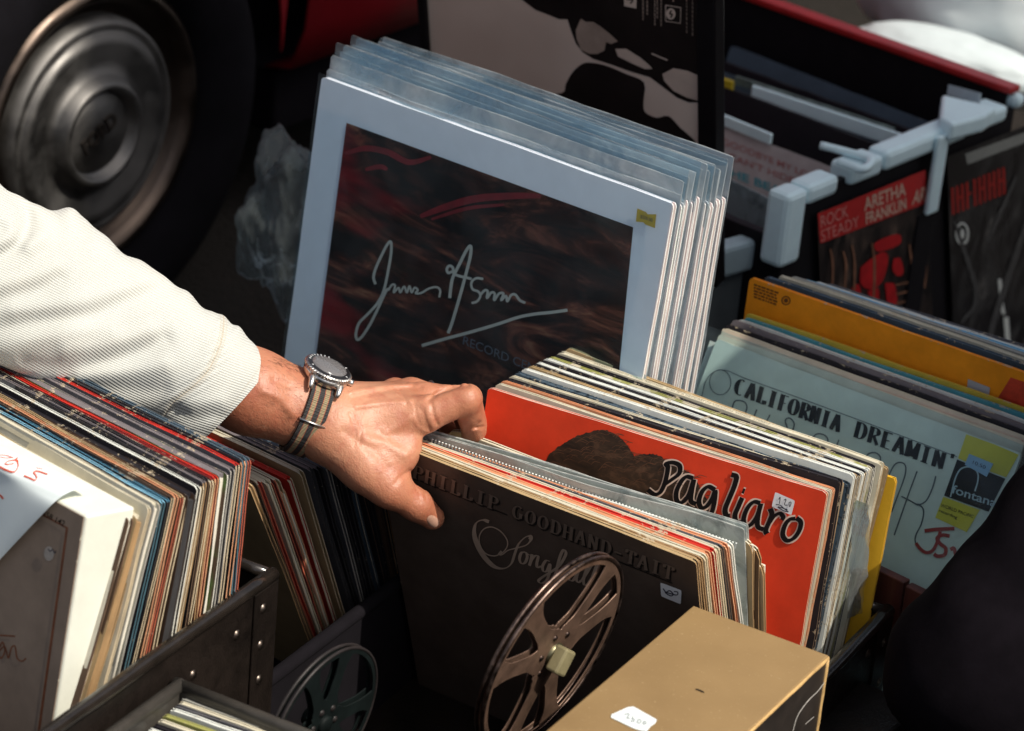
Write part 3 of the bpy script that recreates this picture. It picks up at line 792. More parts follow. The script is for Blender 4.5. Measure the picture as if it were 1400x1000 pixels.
P_ROW = [((1136, 672), 'cream', 'c', .0040, 'pale cream sleeve directly behind the red album'), ((1141, 669), 'salmon', 's', .0035, 'thin pinkish sleeve second behind the red album'),
 ((1150, 659), 'black', 'n', .0060, 'black album with white dashes along its worn top'), ((1153, 660), 'cream', 'k', .004, 'yellowed sleeve with a wavy top behind the dashed black album'),
 ((1160, 663), 'slate', 'b', .0060, 'dark blue-black patterned album in the middle of the stack'), ((1168, 651), 'white', 'w', .0050, 'white plastic covered sleeve with a bulging corner'),
 ((1172, 652), 'tan', 'g', .0040, 'worn tan top edge behind the white plastic sleeve'), ((1176, 650), 'black', 'c', .0040, 'black sleeve with a cream side behind the worn tan edge'),
 ((1180, 648), 'white', 'w', .0045, 'clean white sleeve in the back half of the stack'), ((1184, 646), 'black', 'c', .0040, 'black topped sleeve between two white ones'),
 ((1188, 643), 'white', 'c', .0045, 'white sleeve in front of the mottled green top'), ((1192, 641), 'olive', 'g', .0045, 'sleeve with a mottled green and cream top'),
 ((1196, 639), 'black', 'w', .0045, 'black topped sleeve behind the mottled green one'), ((1206, 636), 'cream', 'k', .0075, 'broad cream album with tiny black print along its top spine'),
 ((1214, 641), 'tan', 'n', .0045, 'brown tipped sleeve between the broad cream album and the gold one')]
Pl = [(0, 671, 528), (.10, 684, 521), (.2, 692, 516), (.32, 707, 507), (.42, 719, 501), (.55, 733, 495), (.68, 745, 489), (.8, 758, 485), (.92, 771, 475), (1, 784, 479)]
yb = BP.y + .115; acc = .004; tot = sum(q[3] for q in P_ROW) + .004
bag = {}
for i, ((a, b), tp, sd_, t_, desc) in enumerate(P_ROW):
    k = acc / tot; acc += t_; y = lerp(BP.y, yb, k); TR = at_y(a, b, y)
    lx, ly = path(Pl, k); TL = at_y(lx, ly, y - .008)
    u = (TR - TL).normalized(); up = pose(TR, 0, -5.2 - .8 * k, .315).to_3x3() @ Vector((0, 0, 1))
    sz = (TR - TL).length
    M = frame_mat(TR - u * min(sz, .325), u, up)
    kw = dict(pattern=(60, .5, (.55, .5, .38), .3)) if tp == 'olive' else dict(pattern=(90, .55, (.02, .03, .04), 2)) if tp == 'slate' else {}
    o = record(M, desc, cover(C[tp], amt=.003, size=min(sz, .325), **kw), cover(C[tp], amt=.003, size=min(sz, .325), **kw), sd_, min(t_ * 1.05, .0075), min(sz, .325), .20, group='records behind the red album', wave=.0008)
    if 'dashes' in desc:
        mp = px_map(M); nk = Ink(lambda a_, b_, h, M=M: M @ Vector((a_, -h, b_)), .0004)
        for q, L_ in ((.012, .02), (.05, .026), (.118, .018), (.152, .012), (.188, .045), (.262, .02), (.294, .018)):
            nk.stroke([(q, -.012), (q, -.0075), (q + L_, -.0075), (q + L_, -.012)], .0005, False)
        nk.build('dash_print', basic('grey_print', (.45, .45, .42), .5, .1, 50, 0), o)
    if 'tiny black print' in desc:
        vs, fs = text_mesh('STEREO LONG PLAYING RECORD  THIS IS A RECORD OF ORIGINAL SONGS  STEREO', .0)
        mx = max(v[0] for v in vs)
        mesh('spine_print', [(.035 + v[0] / mx * .17, .0012 + v[1] * .0030, .0006) for v in vs], fs, [INK], None, o)
    bag[desc] = (o, M)
# gold record at the back
yG = yb + .004; TRg = at_y(1225, 655, yG); Mg = pose(TRg, yPg - 2, -6, .31)
og = record(Mg, 'golden yellow bordered album with a black picture, rearmost of the central stack', cover(C['gold'], size=.31, amt=.001), cover(C['gold'], amt=.001), 'o', .004, .31, group='records behind the red album')
mesh('black_picture', *box_g(.012, .293, -.0004, -.0001, -.3, -.012), [INK], None, og)
# crumpled clear bag corner on the right side of the stack
mpb = lambda a, b: at_x(a, b, BP.x + .085)
gx = [(1163, 680), (1192, 690), (1180, 780), (1158, 850)]
vs, fs = [], []
n = 14
for j in range(n + 1):
    for i in range(5):
        a = (lerp(1164, 1155, j / n), lerp(681, 845, j / n)); b = (lerp(1191, 1176, j / n), lerp(692, 838, j / n)); k = i / 4
        p = at_y(lerp(a[0], b[0], k), lerp(a[1], b[1], k), lerp(BP.y + .052, BP.y + .098, k))
        p.x += .002 + .003 * mnoise.noise(Vector((j * .6, i * .9, 3))); vs.append(p)
for j in range(n):
    for i in range(4): a = j * 5 + i; fs.append((a, a + 1, a + 6, a + 5))
b0 = vs[0].copy()
o = mesh('plastic_outer_sleeve', [v - b0 for v in vs], fs, [PLASTIC_M], None, None, True); o.location = b0
tag(o, 'loose clear plastic outer sleeve hanging off the right side of the central stack', 'plastic sleeve')

# ------------------------------------------------------------------ grey-green record with black capitals, and the row behind
TLc = at_z(980, 463, .312); 
dsc = 2.845 * 1.035
TLc = at_d(980, 463, dsc); TRc = at_z(1397, 621, TLc.z)
uc = (TRc - TLc); yc = math.degrees(math.atan2(uc.y, uc.x)); szc = uc.length
tc = solve_tilt(TLc, uc.normalized(), -.37)
Mc = pose(TLc, yc, tc, szc, right=False)
GG = worn('grey_green_cover_card', (.78, .71, .56), size=szc, edge=(.5, .38, .25), amt=.0022, rough=.5, var=.10)
cal = record(Mc, 'grey-green album with fat black capitals and a yellow and black label corner', GG, cover(C['cream']), 'c', .004, szc, group='records in the right-hand row', wave=0)
mp = px_map(Mc)
ink = Ink(mp, .0005)
fat_text(ink, 'CALIFORNIA', (1003.5, 538.5), (1149, 592), (5.5, -21.5), .235, .05, .9)
fat_text(ink, "DREAMIN", (1166, 597), (1291, 643), (5.5, -21.5), .235, .05, .9)
fat_text(ink, "'", (1293, 638), (1309, 644), (5, -19), .2, .05)
ink.build('black_capitals', INK, cal)
LINEP = basic('grey_line_print', (.10, .10, .10), .5, .1, 50, 0)
ink = Ink(mp, .0004)
ring = [(985 + 14.5 * math.cos(a / 20 * 6.2832) + 0, 523 + 17 * math.sin(a / 20 * 6.2832)) for a in range(21)]
ink.stroke(ring, 1.1)
ink.stroke([(959, 545), (966, 520), (978, 508), (994, 507), (1020, 518), (1100, 547), (1200, 584), (1309, 625)], 1.0)
c2 = lambda L: [(1100 + x / 3.127, 480 + y / 3.127) for x, y in L]
def tall(L): ink.stroke(c2(L), 2.0)
tall([(330, 610), (350, 560), (378, 498), (400, 478), (425, 482), (434, 505), (425, 550), (395, 630), (372, 690)])
tall([(482, 515), (450, 600), (415, 700), (384, 788)]); tall([(415, 622), (450, 640), (485, 660)]); tall([(562, 535), (548, 585), (525, 635), (500, 655), (475, 655)]); tall([(475, 655), (500, 665), (510, 690), (500, 740), (478, 785), (474, 815), (490, 845), (505, 855)])
tall([(30, 375), (55, 355), (85, 360), (100, 378), (98, 400)]); tall([(148, 380), (120, 450)]); tall([(250, 470), (275, 440), (305, 436), (325, 455), (320, 485)])
c7b = lambda L: [(900 + x / 3.333, 500 + y / 3.333) for x, y in L]
ink.stroke(c7b([(335, 200), (352, 162), (390, 165), (405, 190), (392, 230)]), 2); ink.stroke(c7b([(510, 225), (490, 265)]), 2); ink.stroke(c7b([(590, 290), (580, 250), (600, 240), (620, 265), (612, 300)]), 2); ink.stroke(c7b([(450, 200), (430, 250)]), 2)
ink.build('thin_line_letters', LINEP, cal)
YEL = basic('yellow_label', (.78, .56, .03), .5, .12, 30, .1)
sticker([(1321.4, 594), (1360, 608), (1393, 622), (1376, 653), (1343, 641), (1310, 627)], cal, mp, YEL, .0006, 'yellow_label')
sticker([(1309, 628.5), (1375, 655), (1352, 700), (1291, 678)], cal, mp, INK, .0007, 'black_label')
sticker([(1290, 679.5), (1340, 697.5), (1322, 728), (1279, 708)], cal, mp, YEL, .0006, 'yellow_label')
WLINE = basic('pale_grey_print', (.50, .53, .50), .5, .1, 40, 0)
ink = Ink(mp, .0012)
q7 = lambda L: [(1200 + x / 7, 560 + y / 7) for x, y in L]
ink.stroke(q7([(700, 840), (718, 770), (738, 690), (765, 620), (800, 572), (850, 552), (900, 556), (945, 585), (966, 630), (960, 700), (935, 785)]), 2.0)
ink.build('arch_mark', WLINE, cal)
text_px('label_lettering', 'fontana', (1301.5, 674), (1362, 694), (2.6, -11.5), mp, WLINE, cal, .012, .0016)
text_px('label_lettering', 'WORLD PACIFIC', (1286.5, 693), (1331, 709), (1.1, -4.5), mp, INK, cal, .006, .0012)
text_px('label_lettering', 'recording', (1284, 699.5), (1309, 710), (1.0, -4.0), mp, INK, cal, .006, .0012)
sticker([(1326, 621), (1359, 634.5), (1350, 652.5), (1320, 636)], cal, mp, basic('pale_blue_sticker', (.33, .45, .55), .6, .06, 60), .0018)
text_px('handwritten_price', '10.50', (1329, 634), (1348, 642), (1.5, -5), mp, PEN, cal, .0, .0022)
RB = basic('red_brush_print', (.42, .02, .015), .5, .12, 40, 0)
ink = Ink(mp, .0010)
ink.stroke(c2([(515, 770), (560, 764), (600, 762), (642, 760)]), 5); ink.stroke(c2([(582, 772), (568, 820), (548, 855), (520, 862), (495, 845), (478, 822)]), 4.6)
ink.stroke(c2([(536, 856), (542, 860)]), 4.5); ink.stroke(c2([(622, 792), (590, 788), (568, 802), (582, 825), (605, 845), (600, 872), (570, 878), (555, 868)]), 5); ink.stroke(c2([(625, 850), (640, 845), (650, 880)]), 5)
ink.build('red_brush_initials', RB, cal)
# clear outer sleeve, white lining sheet
g = board_g(szc + .02, szc + .01, .0003, -.0035, .004, .0003, 77, .0015)
o = mesh('plastic_outer_sleeve', g[0], g[1], [plastic('thin_clear_plastic', milk=.03, rough=.1, wr=12, bs=.25, fres=.18)], None, cal, True); o.location = (-.014, 0, .008)
mesh('lining_sheet', *box_g(-.008, szc - .01, .0045, .0052, -szc, -.004), [PAPER], None, cal)

def back_row(TL, TR, y, tp, sd_, desc, tilt, t_=.004, size=None, fc=None, wave=.001, group='records in the right-hand row'):
    A = at_y(*TL, y); B = at_z(*TR, A.z); u = B - A; sz = u.length; u.normalize()
    up = pose(A, math.degrees(math.atan2(u.y, u.x)), tilt, .3).to_3x3() @ Vector((0, 0, 1)); M = frame_mat(A, u, up)
    return record(M, desc, cover(C[fc or tp], amt=.003, size=sz), cover(C[tp], amt=.003, size=sz), sd_, t_, sz, .315, group=group, wave=0 if 'orange album with' in desc else wave), M
yc0 = TLc.y
for i, (TL, TR, tp, desc) in enumerate((
  ((984, 456), (1402, 604), 'red', 'album with a red top line right behind the grey-green one'), ((988, 448), (1404, 598), 'cream', 'scuffed cream sleeve second behind the grey-green one'),
  ((994, 443), (1408, 592), 'black', 'dark gap-toothed black sleeve behind the scuffed cream one'), ((1001, 437), (1412, 586), 'mauve', 'mauve-brown album with a speckled top'),
  ((1008, 436), (1414, 580), 'white', 'white worn edge in front of the teal line'), ((1017, 434), (1418, 574), 'teal', 'album with a bright teal top line'),
  ((1020, 428), (1422, 566), 'yellow', 'album with a mustard and green front just before the orange one'))):
    back_row(TL, TR, yc0 + .008 + .008 * i, tp, 'c', desc, lerp(tc, -4, (i + 1) / 8), fc='cream' if tp == 'red' else None)
oo, Mo = back_row((1025, 380), (1424, 518), yc0 + .075, 'orange', 'o', 'tall orange album with brown print at its corner, rising above the row', -2)
mp = px_map(Mo)
DKO = basic('brown_print', (.16, .06, .02), .5, .2, 80, 0, spec=.15)
ink = Ink(mp, .0004)
for j in range(5):
    x = 1031
    while x < 1062:
        w_ = rnd.uniform(2, 6); k = (x - 1031); ink.stroke([(x, 389 + k * .35 + j * 4.2), (x + w_, 389 + (k + w_) * .35 + j * 4.2)], 2.2, False); x += w_ + 1.2
ink.stroke([(1075 + 5.5 * math.cos(a * .5), 411 + 5.5 * math.sin(a * .5)) for a in range(14)], 1.6); ink.poly([(1075 + 3 * math.cos(a * .5), 411 + 3 * math.sin(a * .5)) for a in range(12)])
ink.build('corner_print', DKO, oo)
sticker([(1324, 518), (1354, 530), (1352, 548), (1322, 536)], oo, mp, basic('pale_grey_sticker', (.42, .44, .47), .6, .06, 60), .0008)
ink = Ink(mp, .0005); ink.poly([(1382, 516), (1424, 530), (1424, 590), (1366, 556), (1364, 545)]); ink.build('red_print_patch', basic('red_patch_print', (.55, .05, .02), .5, .3, 60), oo)
for i, (TL, TR, tp, desc) in enumerate((
  ((1046, 378), (1430, 509), 'slate', 'dark blue-grey sleeve right behind the orange album'), ((1064, 377), (1434, 503), 'cream', 'faded ivory sleeve second behind the orange album'),
  ((1080, 378), (1438, 498), 'grey', 'grey sleeve with speckled edge third behind the orange album'), ((1096, 383), (1441, 495), 'lblue', 'pale blue topped sleeve fourth behind the orange album'),
  ((1112, 386), (1444, 492), 'white', 'whitish worn sleeve fifth behind the orange album'), ((1128, 388), (1447, 490), 'dgrey', 'rearmost grey sleeve, next to the black crate'))):
    back_row(TL, TR, yc0 + .085 + .009 * i, tp, 'g', desc, 0, .0045)
# maroon wooden crate that holds this row
pA = at_y(1213, 767, TLc.y - .10); pB = at_z(1276, 797, pA.z)
uB = (pB - pA).normalized(); A0 = pA - uB * .26; B0 = pB + uB * .16
Mcr = frame_mat(Vector((A0.x, A0.y, 0)), uB, Vector((0, 0, 1)))
cr = tag(empty('wooden_crate', mat4=Mcr), 'dark maroon wooden crate under the grey-green album, mostly in shadow', 'crate')
t = NT('maroon_stained_wood'); f = t.noise(60, 5, .6, stretch=(1, 1, .06)); t.l(t.ramp(f, [(.3, (.03, .008, .008)), (.6, (.09, .022, .016)), (.75, (.14, .05, .03))]), t.b.inputs['Base Color']); t.b.inputs['Roughness'].default_value = .5; t.l(t.bump(f, .3, .001), t.b.inputs['Normal'])
W_ = (B0 - A0).length
bw = W_ / 8
for i in range(8): box('plank', i * bw + .0008, (i + 1) * bw - .0008, -.02, -.010, .002, pA.z - .002 * (i % 2), t.m, cr, .0015)
box('crate_floor', 0, W_, -.0095, .26, .001, .01, t.m, cr); box('crate_side', -.012, -.0005, -.02, .26, .001, pA.z - .03, t.m, cr); box('crate_side', W_ + .0005, W_ + .012, -.02, .26, .001, pA.z - .03, t.m, cr)

# ------------------------------------------------------------------ white bordered record and its stack
dA = 2.383 * 1.235
TLa = at_d(440, 105, dA); TRa = at_z(921, 279, TLa.z); ua = TRa - TLa; sza = ua.length; ya = math.degrees(math.atan2(ua.y, ua.x))
WHC = worn('white_border_card', (.88, .79, .80), size=sza, edge=(.6, .58, .55), amt=.0008, rough=.4, var=.04)
EDGEW = edge_mat('bright_white_board_edge', (.80, .82, .80), .9)
ta = -6
PLASTIC_C = plastic('smooth_clear_plastic', milk=.02, rough=.08, wr=9, bs=.1, fres=.12)
for i in range(9):
    k = [0, .17, .25, .39, .47, .66, .74, .88, 1][i]; a = lerp(921, 989, k); b = [279, 280, 276, 277, 272, 278, 280, 275, 273][i]
    y = TRa.y + .085 * k
    TR = at_y(a, b, y); M = pose(TR, ya + (rnd.uniform(-.25, .25) if i else 0), ta + 1.2 * k, sza, roll=rnd.uniform(-.45, .35) if i else 0)
    lab = 'large white-bordered picture sleeve with a dark red swirling print and signature, left of centre' if i == 0 else \
          f'white card sleeve in a clear wrapper, {ORD[i - 1]} behind the signed white-bordered picture'
    o = record(M, lab, WHC, WHC, EDGEW, .0055, sza, group='white sleeves in clear wrappers', wave=.0004 if i else 0)
    # clear wrapper, taller than the card
    g = board_g(sza + .001, sza + .034, .0003, -.0030, .002, .0006, 300 + i, .0008, n=12)
    p = mesh('clear_wrapper', g[0], g[1], [PLASTIC_M if i % 2 else (PLASTIC if i else PLASTIC_C)], None, o, True); p.location = (-.001 , 0, [.004, .022, .030, .026, .034, .030, .036, .030, .038][i])
    g = board_g(sza + .001, sza + .034, .0003, .0066, .002, .0006, 330 + i, .003, n=12)
    p = mesh('clear_wrapper', g[0], g[1], [PLASTIC_M], None, o, True); p.location = (-.001, 0, [.006, .024, .026, .03, .03, .034, .032, .034, .038][i])
    if i == 0: pa, Ma = o, M
mp = px_map(Ma)
t = NT('swirling_picture_print')
mpn = t.n('ShaderNodeMapping'); mpn.inputs['Rotation'].default_value = (0, R(28), 0); mpn.inputs['Scale'].default_value = (1, 1, 3.4); t.l(t.obj(), mpn.inputs[0])
nz = t.n('ShaderNodeTexNoise'); nz.inputs['Scale'].default_value = 9; nz.inputs['Detail'].default_value = 7; nz.inputs['Roughness'].default_value = .62; nz.inputs['Distortion'].default_value = 1.3; t.l(mpn.outputs[0], nz.inputs['Vector'])
nz2 = t.n('ShaderNodeTexNoise'); nz2.inputs['Scale'].default_value = 5; nz2.inputs['Detail'].default_value = 3; t.l(mpn.outputs[0], nz2.inputs['Vector'])
c = t.ramp(nz.outputs[0], [(.42, (.003, .002, .003)), (.53, (.040, .010, .007)), (.62, (.17, .045, .025)), (.76, (.42, .19, .10))])
c = t.mix(t.maprange(nz2.outputs[0], .58, .68, 0, .75), c, (.28, .008, .014), 'MIX')
t.l(c, t.b.inputs['Base Color']); t.b.inputs['Roughness'].default_value = .6; t.b.inputs['Specular IOR Level'].default_value = .15
ink = Ink(mp, .0003)
ink.poly([(474, 168), (866, 311), (826, 720), (412, 640)]); ink.build('swirling_picture', t.m, pa)
ink = Ink(mp, .0005)
for L_, w_ in (([(472, 210), (500, 203), (530, 208), (560, 222), (590, 215)], 5), ([(575, 296), (610, 283), (650, 272), (700, 268), (740, 268)], 6), ([(590, 300), (640, 285), (690, 280)], 3), ([(500, 232), (520, 228), (530, 232)], 4)):
    ink.stroke(L_, w_ * 1.7, taper=True)
ink.build('red_streak_print', basic('dark_red_print', (.22, .006, .012), .4, .3, 60, 0), pa)
SIG = basic('silver_pen_ink', (.55, .46, .38), .45, .1, 60, 0)
q = lambda L: [(380 + x / 3.333, 250 + y / 3.333) for x, y in L]
ink = Ink(mp, .0008)
for L_, w_ in (([(447, 462), (438, 430), (450, 385), (480, 320), (505, 275), (518, 272), (518, 320), (505, 400), (485, 490), (455, 550), (410, 600), (372, 640), (358, 690), (366, 715), (390, 695), (425, 640), (455, 580), (478, 530), (498, 490), (512, 482)], 3.6),
               ([(505, 490), (522, 465), (536, 468), (530, 500), (552, 478), (560, 500), (578, 472), (590, 500), (602, 470), (612, 500), (625, 478), (640, 488), (630, 503), (655, 502), (690, 482), (725, 475), (742, 490), (738, 522)], 2.8),
               ([(785, 525), (790, 480), (800, 430), (830, 370), (860, 310), (880, 288), (880, 330), (858, 420), (825, 540), (795, 640), (778, 685)], 4.2),
               ([(795, 405), (778, 410), (772, 392), (785, 378), (800, 388), (803, 412), (830, 425), (862, 432), (885, 438)], 3.6),
               ([(938, 438), (905, 435), (884, 455), (890, 485), (915, 495), (925, 515), (910, 540), (885, 548)], 3.2),
               ([(925, 510), (945, 490), (958, 495), (955, 525), (975, 500), (990, 505), (988, 535), (1010, 505), (1030, 505), (1020, 535), (1042, 515), (1048, 540), (1065, 512), (1085, 510), (1105, 535), (1130, 547)], 3.4),
               ([(658, 742), (760, 712), (880, 680), (1000, 645), (1100, 612), (1180, 597), (1250, 590), (1322, 580)], 4.2)): ink.stroke(q(L_), w_)
ink.build('signature', SIG, pa)
text_px('printed_text', 'RECORD CENTRE', (632, 470), (760, 521), (1.5, -12), mp, basic('dim_grey_print', (.10, .10, .12), .5, .1, 50, 0), pa, .004, .0007)
sticker([(872, 285), (884, 290), (886, 293), (898, 293), (896, 312), (883, 307), (880, 304), (870, 303)], pa, mp, basic('orange_sticker', (.60, .34, .01), .5, .08, 60), .0008)
text_px('sticker_text', '$500.00', (876, 298), (893, 303.5), (.5, -5), mp, PEN, pa, .0, .0012)
# crate that carries this stack (hidden low behind the others)
b0 = Ma @ Vector((0, 0, -sza)); 
ft = tag(empty('low_box', (b0.x + .2, b0.y + .05, 0)), 'low dark box under the white-bordered sleeves, hidden in shadow', 'box')
box('box_body', -.23, .21, -.05, .16, 0, b0.z - .045, LEATHER, ft)

# ------------------------------------------------------------------ framed portrait behind
dF = 3.10
TRf = at_d(982, -190, dF); n_ = None
BR = at_d(983, 205, dF * 1.0)
# post runs straight down the picture
x0b = at_z(578, 60, BR.z + .075)
yaw_f = -6.0
u = Vector((math.cos(R(yaw_f)), math.sin(R(yaw_f)), 0))
tf = solve_tilt(BR, u, .004)
hF = .44
Mf = pose(BR, yaw_f, tf, .33)       # matrix at visible right corner
upf = Mf.to_3x3() @ Vector((0, 0, 1)); nf = (Mf.to_3x3() @ Vector((0, -1, 0)))
def fr(px, py): return Mf.inverted() @ at_plane(px, py, BR, nf)
xr = fr(982, 100).x; xri = fr(957, 100).x; xl = fr(577, 40).x; xli = fr(587, 40).x
zt_ = fr(700, -170).z; zb_ = -.16
frm = tag(empty('framed_portrait', mat4=Mf), 'black framed sepia portrait print standing behind the white-bordered sleeves', 'framed picture')
FR = basic('black_frame_lacquer', (.006, .005, .006), .4, .2, 40, spec=.15)
box('frame_rail', xri, xr, -.006, .012, zb_, zt_, FR, frm, .002); box('frame_rail', xl, xli, -.006, .012, zb_, zt_, FR, frm, .002)
box('frame_rail', xli, xri, -.006, .012, zt_ - .02, zt_, FR, frm, .002); box('frame_rail', xli, xri, -.006, .012, zb_, zb_ + .02, FR, frm, .002)
t = NT('sepia_backdrop_print'); f = t.noise(5, 3, .5)
t.l(t.ramp(f, [(.3, (.52, .41, .33)), (.7, (.74, .62, .52))]), t.b.inputs['Base Color']); t.b.inputs['Roughness'].default_value = .45
box('portrait_print', xli, xri, 0, .003, zb_ + .02, zt_ - .02, t.m, frm, 0)
mp = px_map(Mf)
DK = basic('dark_sepia_print', (.014, .010, .009), .6, .35, 14, 0, spec=.12); MID = basic('mid_sepia_print', (.32, .245, .195), .45, .3, 20, 0); LT = basic('light_sepia_print', (.56, .45, .37), .45, .12, 25, 0)
k3 = lambda L: [(760 + x / 4.347, y / 4.347) for x, y in L]
ink = Ink(mp, .0003); ink.poly(k3([(-230, -60), (-200, 0), (-120, 60), (-40, 90), (20, 115), (70, 115), (90, 180), (120, 260), (160, 310), (220, 350), (330, 385), (440, 425), (560, 460), (640, 520), (720, 580), (790, 610), (853, 610), (853, -200), (-230, -200)])); ink.build('dark_print', DK, frm)
ink = Ink(mp, .0005); ink.poly(k3([(150, 110), (180, 130), (225, 130), (270, 160), (320, 200), (370, 245), (330, 262), (300, 250), (290, 300), (250, 320), (200, 320), (150, 295), (125, 230), (120, 180)])); ink.build('face_print', MID, frm)
ink = Ink(mp, .0005); ink.poly(k3([(355, 290), (420, 290), (500, 340), (560, 390), (575, 410), (530, 410), (450, 375), (370, 335)])); ink.poly(k3([(635, 440), (700, 405), (780, 420), (853, 450), (853, 600), (780, 580), (700, 540), (645, 480)])); ink.build('face_print', LT, frm)
ink = Ink(mp, .0005); ink.stroke(k3([(570, 318), (610, 335), (665, 358)]), 2); ink.build('highlight_print', LT, frm)
ink = Ink(mp, .0004); ink.poly(smooth_pts(k3([(0, 560), (50, 545), (60, 500), (100, 430), (150, 385), (200, 372), (300, 390), (420, 440), (525, 490), (522, 600), (530, 665), (600, 700), (670, 690), (740, 760), (853, 880), (853, 1100), (400, 1000), (0, 800)]), 3)); ink.build('collar_print', DK, frm)
# small print columns and the round mark
ink = Ink(mp, .0007)
for cx, y1 in ((520, 130), (545, 90), (590, 150), (605, 120), (628, 160), (700, 10), (720, 5)):
    y = -90
    while y < y1 - 14: L_ = rnd.uniform(8, 22); ink.stroke(k3([(cx, y), (cx + 1, y + L_)]), 1.6, False); y += L_ + 5
for cx in (780, 815):
    y = -60
    while y < 200: L_ = rnd.uniform(8, 22); ink.stroke(k3([(cx, y), (cx + 1, y + L_)]), 1.0, False); y += L_ + 8
ink.build('small_print', MID, frm)
ink = Ink(mp, .0007)
ink.stroke(k3([(655, 30), (745, 45), (742, 138), (655, 125), (655, 30)]), 1.2, False); ink.poly(k3([(668 + 35 * .5 + 28 * math.cos(a * .45), 82 + 34 * math.sin(a * .45)) for a in range(14)]))
ink.build('round_mark', LT, frm)
ink = Ink(mp, .0007); ink.poly(k3([(408, -30), (482, -15), (480, 50), (408, 35)])); ink.build('square_mark', LT, frm)
ink = Ink(mp, .0009); ink.stroke(k3([(690, 60), (680, 80), (695, 85), (685, 105)]), 2.2); ink.stroke(k3([(425, -5), (460, 0), (445, 20)]), 2); ink.build('round_mark_detail', DK, frm)

# ------------------------------------------------------------------ black crate of records, back right
zc = .335
K0 = at_z(1082, 268, zc); K1 = at_z(1290, 183, zc); 
uy = (K1 - K0); uy.z = 0; uy.normalize()
ux = Vector((uy.y, -uy.x, 0))
def ck(px, py): # crate local coordinates of a pixel on its right side plane
    return None
# crate local frame: x across (right side plane at x = 0), y going back
Mk = Matrix(((ux.x, uy.x, 0, K0.x), (ux.y, uy.y, 0, K0.y), (0, 0, 1, 0), (0, 0, 0, 1)))
Mki = Mk.inverted()
nK = ux
def kside(px, py, off=0): return Mki @ at_plane(px, py, K0 + ux * off, nK)
CRB = basic('black_crate_plastic', (.009, .008, .010), .55, .2, 40, spec=.15)
REDL = basic('red_lacquer_edge', (.40, .02, .02), .35, .2, 40)
WPL = basic('blue_white_plastic', (.70, .90, .96), .35, .06, 30, .15, 60)
KD = kside(1392, 138).y
print('KD', KD)
kr = tag(empty('display_crate', mat4=Mk), 'black crate with white plastic corner clips and record pockets on its side', 'crate')
CW = .42
zl = .03
box('side_wall', -.010, -.002, .0, KD, zl, zc - .006, CRB, kr); box('side_wall', -CW, -CW + .01, 0, KD, zl, zc - .006, CRB, kr)
box('back_wall', -CW + .01, -.010, KD - .012, KD, zl, zc + .012, CRB, kr); box('rim_strip', -CW + .01, -.002, KD - .016, KD + .004, zc + .0125, zc + .020, REDL, kr)
box('crate_floor', -CW + .01, -.010, .012, KD - .012, zl, zl + .01, CRB, kr); box('front_wall', -CW + .01, -.010, 0, .012, zl, zc - .05, CRB, kr)
# white clips
def kbox(name, x0, x1, y0, y1, z0, z1, mat, bev=.004): return box(name, x0, x1, y0, y1, z0, z1, mat, kr, bev)
za = kside(1090, 358, .004).z
y1a = kside(1146, 250, .004).y
kbox('corner_clip', -.022, .006, -.012, .022, za, zc + .004, WPL, .006); kbox('corner_clip', -.022, .006, .0225, y1a, zc - .016, zc + .005, WPL, .006)
ya_ = kside(1158, 246).y; yb_ = kside(1200, 232).y; kbox('rail_clip', -.024, .006, ya_, yb_, zc - .014, zc + .007, WPL, .005)
ya_ = kside(1205, 225).y; yb_ = kside(1318, 180).y; kbox('rail_clip', -.021, .006, ya_, yb_, zc - .014, zc + .008, WPL, .006)
yp = kside(1275, 215, .004).y; zp = kside(1278, 285, .004).z; kbox('divider_post', .0062, .012, yp - .006, yp + .016, zp, zc + .006, WPL, .003)
kbox('divider_post', -.002, .0055, yp - .012, yp + .022, .06, zp, CRB, .002)
ya_ = kside(1335, 178).y; kbox('rail_clip', -.026, .006, ya_, ya_ + .05, zc - .012, zc + .006, WPL, .005); kbox('rail_clip', -.05, .004, ya_ + .07, KD + .01, zc - .006, zc + .010, WPL, .006)
# cable tie loop
P = [Mki @ at_z(x, y, zc + .012) for x, y in ((1195, 222), (1170, 208), (1150, 200), (1122, 200), (1150, 212), (1172, 222), (1150, 222), (1145, 222))]
P = [Mki @ at_z(x, y, zc + .012) for x, y in ((1122, 199), (1150, 206), (1185, 216), (1190, 224), (1178, 232), (1160, 226), (1146, 221))]
tube('white_wire_loop', smooth_pts([tuple(p) for p in P], 4), .0045, WPL, kr, 8)
# pocketed singles on the side
def pocket(c4, label, h=.33):
    mp = lambda a, b, hh: at_plane(a, b, K0, nK) + nK * hh
    o = tag(empty('single_in_pocket', at_plane(*c4[3], K0, nK)), label, 'record', 'singles in the crate side pockets')
    bpy.context.view_layer.update()
    ink = Ink(mp, .0035); ink.poly(c4); a = ink.build('sleeve_card', None, o)
    return o, mp, a
t = NT('stage_photo_print'); f = t.noise(40, 5, .6, stretch=(1, 1, .35), dist=.6)
t.l(t.ramp(f, [(.42, (.006, .005, .006)), (.58, (.05, .035, .03)), (.75, (.30, .20, .14))]), t.b.inputs['Base Color']); t.b.inputs['Roughness'].default_value = .35
c8 = lambda L: [(980 + x / 3.333, 220 + y / 3.333) for x, y in L]
o, mp, a = pocket(c8([(443, 235), (937, 35), (975, 760), (468, 760)]), 'single with a red title band and a red dressed figure in the crate side pocket')
a.data.materials.clear(); a.data.materials.append(t.m)
ink = Ink(mp, .0041); ink.poly(c8([(445, 236), (936, 36), (941, 188), (456, 372)])); ink.build('red_title_band', basic('red_band_print', (.50, .02, .02), .4, .08, 30, 0), o)
PK = basic('pink_print', (.70, .30, .26), .5, .05, 40, 0); CRM = basic('beige_print', (.62, .42, .32), .5, .05, 40, 0)
